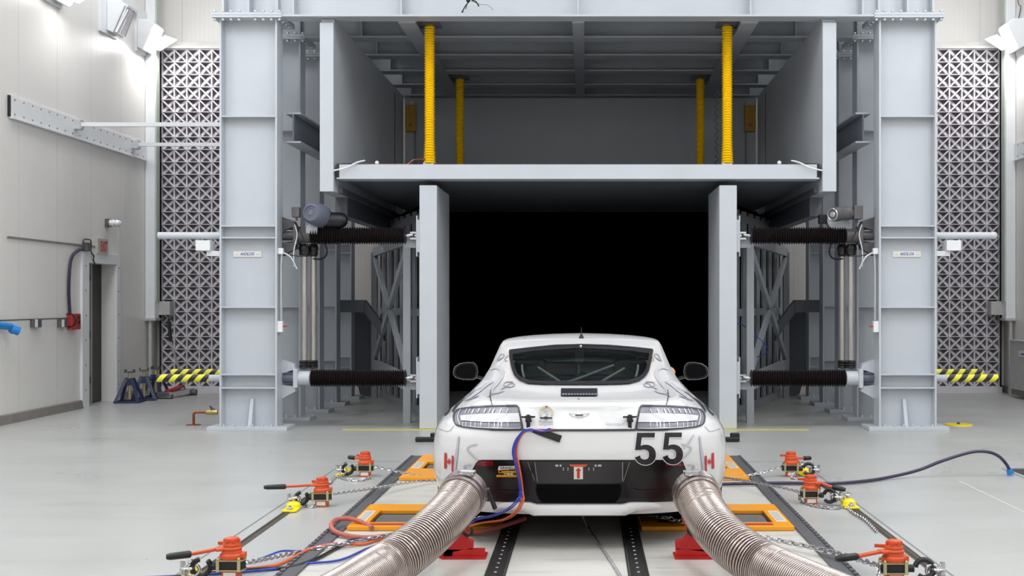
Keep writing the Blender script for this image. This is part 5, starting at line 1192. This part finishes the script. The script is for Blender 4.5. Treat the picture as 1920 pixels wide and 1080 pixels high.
for x in (1041.5, 1049.5): s.append(proj_poly([(x, 870.5), (x+(5.5 if x < 1045 else 3.5), 870.5), (x+(5.5 if x < 1045 else 3.5), 873.5), (x, 873.5)], .011, 5))
for x in (1115, 1121): s.append(proj_poly([(x, 870.5), (x+(3.5 if x < 1118 else 6.5), 870.5), (x+(3.5 if x < 1118 else 6.5), 873.5), (x, 873.5)], .011, 5))
for x in (1056.5, 1065, 1104, 1113): s.append(proj_strip([(x, 875), (x, 881)], 1.2, .011))
decal('plate_fixings', merge(*s), M['lgrey'], fa)
decal('tow_loop', proj_poly([(1067, 870), (1102, 870), (1098, 873.5), (1071, 873.5)], .012, 5), M['hoist'], fa)
tw = decal('tow_sticker', proj_poly([(1076, 874), (1093, 874), (1093, 897), (1076, 897)], .011, 6), M['label'], fa)
decal('tow_arrow', proj_poly([(1084.5, 875), (1090, 881), (1087, 881), (1087, 895), (1082, 895), (1082, 881), (1079, 881)], .014, 5), M['red'], tw)
# bottom lip
lip = MB()
L1 = [(868, 938), (940, 940.5), (994, 942), (1006, 946), (1168, 946), (1180, 942), (1240, 940.5), (1304, 938)]; L2 = [(868, 951), (900, 953), (960, 958), (982, 960), (1000, 967.5), (1172, 967.5), (1190, 960), (1212, 957), (1270, 952), (1304, 949)]
def ip(L, x): return float(np.interp(x, [p[0] for p in L], [p[1] for p in L]))
xs = np.linspace(868, 1304, 70); rows = []
for x in xs:
    Y = 7.27+0.62*abs((x-1086)/236)**4.0; y0 = ip(L1, x); y1 = ip(L2, x)
    prof = [(y0-3, Y+.05), (y0, Y), (y0+1.5, Y-.015), ((y0+y1)/2, Y-.022), (y1-1.5, Y-.012), (y1, Y+.01), (y1, Y+.25)]
    rows.append([P(x, yy, YY) if YY < Y+.2 else P(x, yy, Y+.01)+Vector((0, .25, .0)) for yy, YY in prof])
for a, c in zip(rows, rows[1:]):
    for k in range(6): lip.add((a[k], a[k+1], c[k+1], c[k]), [(0, 1, 2, 3)])
obj('bottom_lip', lip, M['paint'], car, weld=True, ang=50)
# number 55
def five(x0, y0, W, Hh, sk=0.0):
    def q(u, v): return (x0+u*W+sk*(1-v)*Hh, y0+v*Hh)
    bar = [q(.13, 0), q(.95, 0), q(.93, .13), q(.13+.2, .13)]
    top = [q(.12, .0), q(.94, .0), q(.92, .145), q(.34, .145), q(.29, .41), q(.20, .53), q(.03, .53), q(.09, .2)]
    arc = [q(*p) for p in ((.20, .50), (.34, .455), (.50, .44), (.67, .475), (.79, .56), (.82, .67), (.79, .78), (.67, .865), (.50, .895), (.33, .875), (.20, .81), (.14, .72))]
    return top, arc
s = []; w_ = []
for x0, W, Hh in ((1189, 41, 61), (1241, 39, 60)):
    top, arc = five(x0, 811.5, W, Hh)
    s.append(proj_poly(top, .007, 6))
    s.append(proj_strip(arc, [5, 8, 9.5, 11, 12.5, 13, 12.5, 11, 10, 9.5, 9.5, 11], .0078, 2.5))
    w_.append(proj_strip(arc, [5, 9, 11.5, 13.5, 15, 15.5, 15, 13.5, 12.5, 12, 12, 13], .0068, 2.5))
    w_.append(proj_poly([(top[0][0]-1.5, top[0][1]-1.5), (top[1][0]+1.5, top[1][1]-1.5), (top[2][0]+1.5, top[2][1]+1.5), (top[3][0]+1.5, top[3][1]+1.5), (top[4][0]+1, top[4][1]), (top[5][0], top[5][1]+1), (top[6][0]-1.2, top[6][1]+1), (top[7][0]-1.2, top[7][1])], .0062, 6))
decal('number_outline', merge(*w_), M['white'], car)
decal('race_number', merge(*s), M['dkfilm'], car)
# stickers
LEAF = [(0, -1), (.16, -.62), (.36, -.72), (.28, -.22), (.55, -.5), (.62, -.34), (.92, -.38), (.80, -.12), (.9, 0), (.5, .3), (.56, .44), (.08, .38), (.08, .85), (-.08, .85), (-.08, .38), (-.56, .44), (-.5, .3), (-.9, 0), (-.80, -.12), (-.92, -.38), (-.62, -.34), (-.55, -.5), (-.28, -.22), (-.36, -.72), (-.16, -.62)]
for G, nm in (((lambda q: q), 0), (mir, 1)):
    s = [proj_poly(G([(834.5, 848.5), (838.5, 849.5), (838, 879), (834, 878)]), .006, 5), proj_poly(G([(848, 854), (851.5, 854.5), (851.5, 884), (848, 883.5)]), .006, 5),
         proj_poly(G([(843+x*3.6, 866+y*8) for x, y in LEAF]), .006, 4)]
    decal('flag_sticker', merge(*s), M['redink'], car)
cr = []
for t0 in range(12):
    a0 = math.radians(195-t0*17.5); a1 = math.radians(195-(t0+1)*17.5)
cr = proj_strip([(1024+11.3*math.cos(math.radians(a)), 775-11.3*math.sin(math.radians(a))) for a in range(205, -30, -12)], 4.6, .0065, 2)
em = decal('crest_ring', cr, M['tan'], car)
decal('crest_leaf', proj_poly([(1025+x*3, 763.5+y*2.6) for x, y in LEAF], .008, 4), M['redink'], em)
decal('crest_figure', merge(proj_strip([(1018, 777), (1020, 772), (1024, 770), (1029, 774), (1026, 779), (1022, 781)], .9, .007, 2), proj_strip([(1022, 776), (1026, 771)], .9, .007, 2), proj_strip([(1021, 772), (1027, 779)], .9, .007, 2)), M['mgrey'], em)
decal('crest_banner', merge(proj_poly([(1011.5, 783), (1036.5, 783), (1035, 784.5), (1036.5, 786), (1011.5, 786), (1013, 784.5)], .008, 4), proj_poly([(1021, 782), (1027, 782), (1028, 785), (1024, 788), (1020, 785)], .008, 4)), M['dkfilm'], em)
text_car('team_lettering', 'Multimatic', 1024, 791, 26, 4.6, M['gloss2'], em, off=.007)
decal('underline', proj_strip([(1011, 794.6), (1037, 794.6)], .6, .007, 4), M['mgrey'], em)
text_car('small_lettering', 'MOTORSPORTS', 1024, 797.2, 25, 2.4, M['mgrey'], em, off=.007)
wg = [(1067, 776.5), (1078, 777), (1086, 778.5), (1094, 777), (1105, 776.5), (1100, 780.5), (1093, 783), (1086, 785), (1079, 783), (1071, 780.5), (1067, 776.5)]
bd = decal('wing_badge', merge(*[proj_strip([a, c], 1.1, .008, 2) for a, c in zip(wg, wg[1:])]), M['mgrey'], car)
decal('badge_bar', proj_poly([(1078, 778.5), (1094, 778.5), (1093, 780.6), (1079, 780.6)], .009, 4), M['gloss2'], bd)
text_car('script_lettering', 'Vantage', 1153, 796, 32, 7, M['lgrey'], car, off=.006, shear=.35)
# boot pins
for px in (990.5, 1181):
    c0 = hit(px, 788, .0); b = MB()
    b.bar(P(px-13, 782, c0.y-.03), P(px+13, 781.5, c0.y-.03), .012, .01); b.lathe(P(px, 783, c0.y+.01), P(px, 783, c0.y-.045), [(0, .02), (1, .017)], 14)
    b.bar(P(px, 785, c0.y-.02), P(px, 804 if px < 1100 else 811, c0.y-.012), .022, .022); b.sphere(P(px-3, 789, c0.y-.035), .009); b.sphere(P(px+4, 789, c0.y-.035), .009); b.sphere(P(px, 789, c0.y-.03), .016)
    obj('boot_pin', b, M['blackrub'], car)
# sponsor sticker
s1 = decal('sponsor_sticker', proj_poly([(936, 873), (976, 872.5), (976, 878.5), (934, 880)], .0085, 5), M['label'], car)
text_car('sticker_lettering', 'GRAND-AM', 956, 875.8, 36, 4.2, M['gloss2'], s1, off=.0105, bold=.02)
text_car('sponsor_lettering', 'Continental', 954.5, 882.6, 38, 6.6, M['sticker_y'], s1, off=.0105, bold=.03)
text_car('tyre_lettering', 'TIRE', 954, 887.6, 18, 3.2, M['white'], s1, off=.0105, bold=.02)
sb = decal('yellow_bar', proj_poly([(932.5, 889), (974, 889), (974, 893.2), (932, 893)], .0105, 5), M['sticker_y'], s1)
text_car('bar_lettering', 'SPORTS CAR CHALLENGE', 953, 891.1, 36, 2.0, M['gloss2'], sb, off=.0125)
# swirl livery
LIV = [([(861, 818), (857, 850), (852, 890), (848, 905)], [3, 5, 5, 4], 'lgrey'), ([(895, 833), (880, 837), (877, 843), (884, 852), (897, 863)], 3, 'lgrey'), ([(884, 872), (872, 873), (872, 878), (880, 888)], 3, 'lgrey'),
       ([(919, 694), (930, 690), (940, 694), (942, 705), (934, 718), (926, 728), (921, 738)], [2, 5, 6, 6, 5, 4, 2], 'lgrey'), ([(925, 716), (912, 722), (901, 731), (890, 740), (878, 750)], [3, 7, 7, 5, 2], 'lgrey'),
       ([(940, 672), (932, 678), (940, 665), (946, 668), (936, 677)], 1.3, 'mgrey'), ([(953, 667), (946, 676), (952, 678)], 1.2, 'mgrey'),
       ([(962, 717), (948, 718), (945, 724), (956, 727), (966, 723), (958, 720), (948, 727), (940, 731)], 1.4, 'mgrey'), ([(945, 734), (936, 738), (925, 740), (915, 745)], 1.3, 'mgrey'),
       ([(905, 728), (893, 733), (880, 740), (872, 747)], 1.6, 'mgrey'), ([(900, 742), (886, 748), (872, 752)], 1.4, 'mgrey'), ([(873, 746), (861, 756), (853, 766), (849, 773)], [1, 3, 4, 2], 'dkfilm'),
       ([(868, 746), (853, 758), (842, 772), (834, 779)], [1, 2, 2.4, 3], 'dkfilm'), ([(884, 759), (885, 766)], 4, 'lgrey')]
acc = {}
for ln, wd, m_ in LIV:
    for sd_, G in enumerate(((lambda q: q), mir)):
        q = proj_strip(G(ln), wd, .0055, 2.5)
        if q: acc.setdefault((m_, sd_), []).append(q)
q = proj_strip([(1300, 816), (1290, 832), (1281, 840)], 3, .0055); acc[('lgrey', 1)].append(q)
for (m_, sd_), L in acc.items(): decal('livery_graphic', merge(*L), M[m_], car)
# mirrors
for side in (-1, 1):
    q = (lambda a, c, Y=9.45: P(a, c, Y)) if side < 0 else (lambda a, c, Y=9.45: P(2178-a, c, Y))
    out = [(850, 697), (853, 688), (862, 682), (876, 679.5), (888, 680), (894, 686), (896, 698), (893, 708), (887, 712), (868, 711.5), (855, 708), (850.5, 703)]
    cx_, cy_ = 873, 696; b = MB()
    rings = [(1.0, 0.0), (1.03, .02), (.98, .08), (.8, .14), (.4, .18)]; base = []
    for sc_, dy in rings:
        base.append([q(cx_+(x-cx_)*sc_, cy_+(y-cy_)*sc_, 9.45+dy) for x, y in out])
    n = len(out)
    for r0, r1 in zip(base, base[1:]):
        for k in range(n): b.add((r0[k], r0[(k+1) % n], r1[(k+1) % n], r1[k]), [(0, 1, 2, 3)])
    b.add(base[-1], [tuple(range(n))]); mr = obj('door_mirror', b, M['paint'], car, weld=True, ang=50)
    b = MB(); b.add([q(cx_+(x-cx_)*.94, cy_+(y-cy_)*.93, 9.448) for x, y in out]+[q(cx_+(x-cx_)*.94, cy_+(y-cy_)*.93, 9.47) for x, y in out], [tuple(range(n)), tuple(range(2*n-1, n-1, -1))]+[(k, (k+1) % n, n+(k+1) % n, n+k) for k in range(n)]); obj('mirror_surround', b, M['gloss'], mr, sm=False)
    b = MB(); b.add([q(cx_+(x-cx_)*.84, cy_+(y-cy_)*.82, 9.446) for x, y in out], [tuple(range(n))]); 
    mg = bpy.data.materials.get('mirror_glass') or mat('mirror_glass', (.012, .012, .015), .03, metal=1.0, var=.01)  # near-black tint stands in for a dark reflection in the mirror
    obj('mirror_glass', b, mg, mr, sm=False)
    b = MB(); b.bar(q(894, 706, 9.55), q(912, 712, 9.6), .05, .02); obj('mirror_arm', b, M['gloss'], mr, sm=False)
# wheels
for side in (-1, 1):
    for Y, nm in ((8.25, 'rear'), (10.87, 'front')):
        xo = CXW+side*.935; xi = CXW+side*.66; b = MB()
        b.lathe((xi, Y, .345), (xo, Y, .345), [(0, .22), (0, .30), (.08, .335), (.25, .342), (.75, .342), (.92, .335), (1, .30), (1, .23)], 48, cap=False); w2 = obj('wheel', b, M['tyre'], car)
        b = MB(); b.lathe((xo-side*.03, Y, .345), (xo-side*.10, Y, .345), [(0, .235), (.3, .225), (1, .2), (1, .03)], 40, cap=True)
        for k in range(10):
            a = k*math.pi/5; b.bar((xo-side*.02, Y, .345), (xo-side*.02, Y+.22*math.cos(a), .345+.22*math.sin(a)), .03, .03, (1, 0, 0))
        obj('rim', b, M['gloss2'], w2, sm=False)
    b = MB()
    for Y in (8.25, 10.87): b.lathe((CXW+side*.6, Y, .335), (CXW+side*.90, Y, .335), [(0, .37), (1, .372)], 40, cap=False)
    obj('wheel_arch_liner', b, M['deepblack'], car)
# gaffer tape and wiring at the boot
b = proj_poly([(996, 810), (1010, 807.5), (1028, 808), (1054, 817), (1049, 830), (1005, 814)], .013, 7); decal('gaffer_tape', b, M['black'], None, label='strip of black tape stuck under the boot edge by the wiring loom', cat='tape')
lm = thing('wiring_loom', 'bundle of blue and orange cables hanging from the boot edge to the floor', 'cable', (-.36, 7.2, 0))
def loom(name, label, offs, m, r, pts, grp):
    b = MB()
    for k, o in enumerate(offs):
        pp = [Vector(p)+Vector((o[0]*(1+.3*math.sin(i*1.3+k)), o[1], o[2])) for i, p in enumerate(pts)]
        b.sweep(smooth(pp, 8), r, 8); obj('loom_cable', b, M[m], lm, label[k]); b = MB()
LP = [hit(1036, 806, .02), hit(1018, 809, .03), hit(1000, 807, .03), hit(984, 811, .03), hit(974, 825, .03), hit(969, 845, .03), hit(972, 865, .04), hit(978, 890, .05), hit(982, 915, .06), P(980, 938, 7.14), P(968, 960, 7.2), P(945, 974, 7.4), P(910, 979, 7.5), P(886, 984, 7.5), FP(862, 992, .03), FP(820, 1000, .02)]
loom('wiring_loom', ['orange cable of the loom hanging from the boot edge', 'thin rust-orange cable of the loom, beside the blue ones'], [(0.007, -.004, 0), (-.006, .004, 0)], 'orcab', .0052, LP, 'cables of the hanging loom')
LB = LP[:9]+[P(976, 935, 7.12), P(955, 955, 7.2), P(930, 966, 7.4), P(900, 973, 7.5), P(884, 980, 7.5), FP(862, 990, .03), FP(820, 999, .02)]
loom('wiring_loom', ['blue cable on the left of the hanging loom', 'blue cable in the middle of the hanging loom', 'slim blue cable in the loom, outermost where it curves to the floor'], [(-.011, 0, .004), (0.0, -.009, 0), (-.016, .005, -.006)], 'bluecab', .004, LB, 'cables of the hanging loom')
# black rod by the left hose
b = MB(); b.sweep([P(902, 925, 7.0), P(913, 918, 7.02)], .006, 8); b.sweep(smooth([P(914, 917, 7.03), P(919, 928, 7.05), P(928, 953, 7.1)]), .014, 8); obj('exhaust_hook', b, M['blackrub'], None, 'short black strut hooked between the left exhaust hose and the bumper', 'strut')

# ================================================================== DRIVER
def person():
    me = bpy.data.meshes.new('person'); x = CXW+.38
    e = P(1268, 693, 9.12)
    V = [(x, 9.15, .42), (x, 9.10, .62), (x, 9.05, .80), (x, 9.06, .90), (x, 9.10, .97), (x, 9.12, 1.05),     # pelvis..head
         (x-.17, 9.06, .84), (x-.22, 9.2, .66), (x-.14, 9.45, .70), (x-.1, 9.55, .72),
         (x+.17, 9.06, .85), (e.x-.03, e.y, e.z-.005), (e.x-.10, 9.38, .90), (e.x-.16, 9.50, .88),
         (x-.1, 9.5, .5), (x-.1, 9.95, .35), (x+.1, 9.5, .5), (x+.1, 9.95, .35), (x-.1, 10.1, .3), (x+.1, 10.1, .3)]
    E = [(0, 1), (1, 2), (2, 3), (3, 4), (4, 5), (2, 6), (6, 7), (7, 8), (8, 9), (2, 10), (10, 11), (11, 12), (12, 13), (0, 14), (14, 15), (0, 16), (16, 17), (15, 18), (17, 19)]
    rad = [.13, .13, .13, .055, .085, .075, .06, .045, .03, .035, .06, .042, .03, .035, .075, .05, .075, .05, .04, .04]
    L = Vector((x, 9.15, .42)); me.from_pydata([tuple(Vector(v)-L) for v in V], E, [])
    o = bpy.data.objects.new('person', me); COL.objects.link(o); o.location = L
    me.materials.append(mat('skin_and_dark_sleeves', srgb(214, 150, 122), 0.5, var=.06))
    sk = o.modifiers.new('skin', 'SKIN')
    for v, r in zip(me.skin_vertices[0].data if me.skin_vertices else [], rad): v.radius = (r, r)
    if not me.skin_vertices:
        me.skin_vertices.new()
        for v, r in zip(me.skin_vertices[0].data, rad): v.radius = (r, r)
    me.skin_vertices[0].data[0].use_root = True
    ss = o.modifiers.new('subd', 'SUBSURF'); ss.levels = 2; ss.render_levels = 2
    o['label'] = 'person seated in the car, bare elbow showing past the right window'; o['category'] = 'person'; return o
pr = person(); ORG[pr.name] = pr.location.copy()
x = CXW+.38
b = MB(); b.sweep(smooth([(x, 9.15, .40), (x, 9.10, .6), (x, 9.05, .78), (x, 9.055, .87)], 4), lambda i: .165-.004*i, 16); obj('dark_top', b, M['black'], pr)
b = MB(); b.sphere((x, 9.11, 1.035), .098, 16, 12, (.9, 1, 1.05)); obj('helmet_hair', b, M['black'], pr)
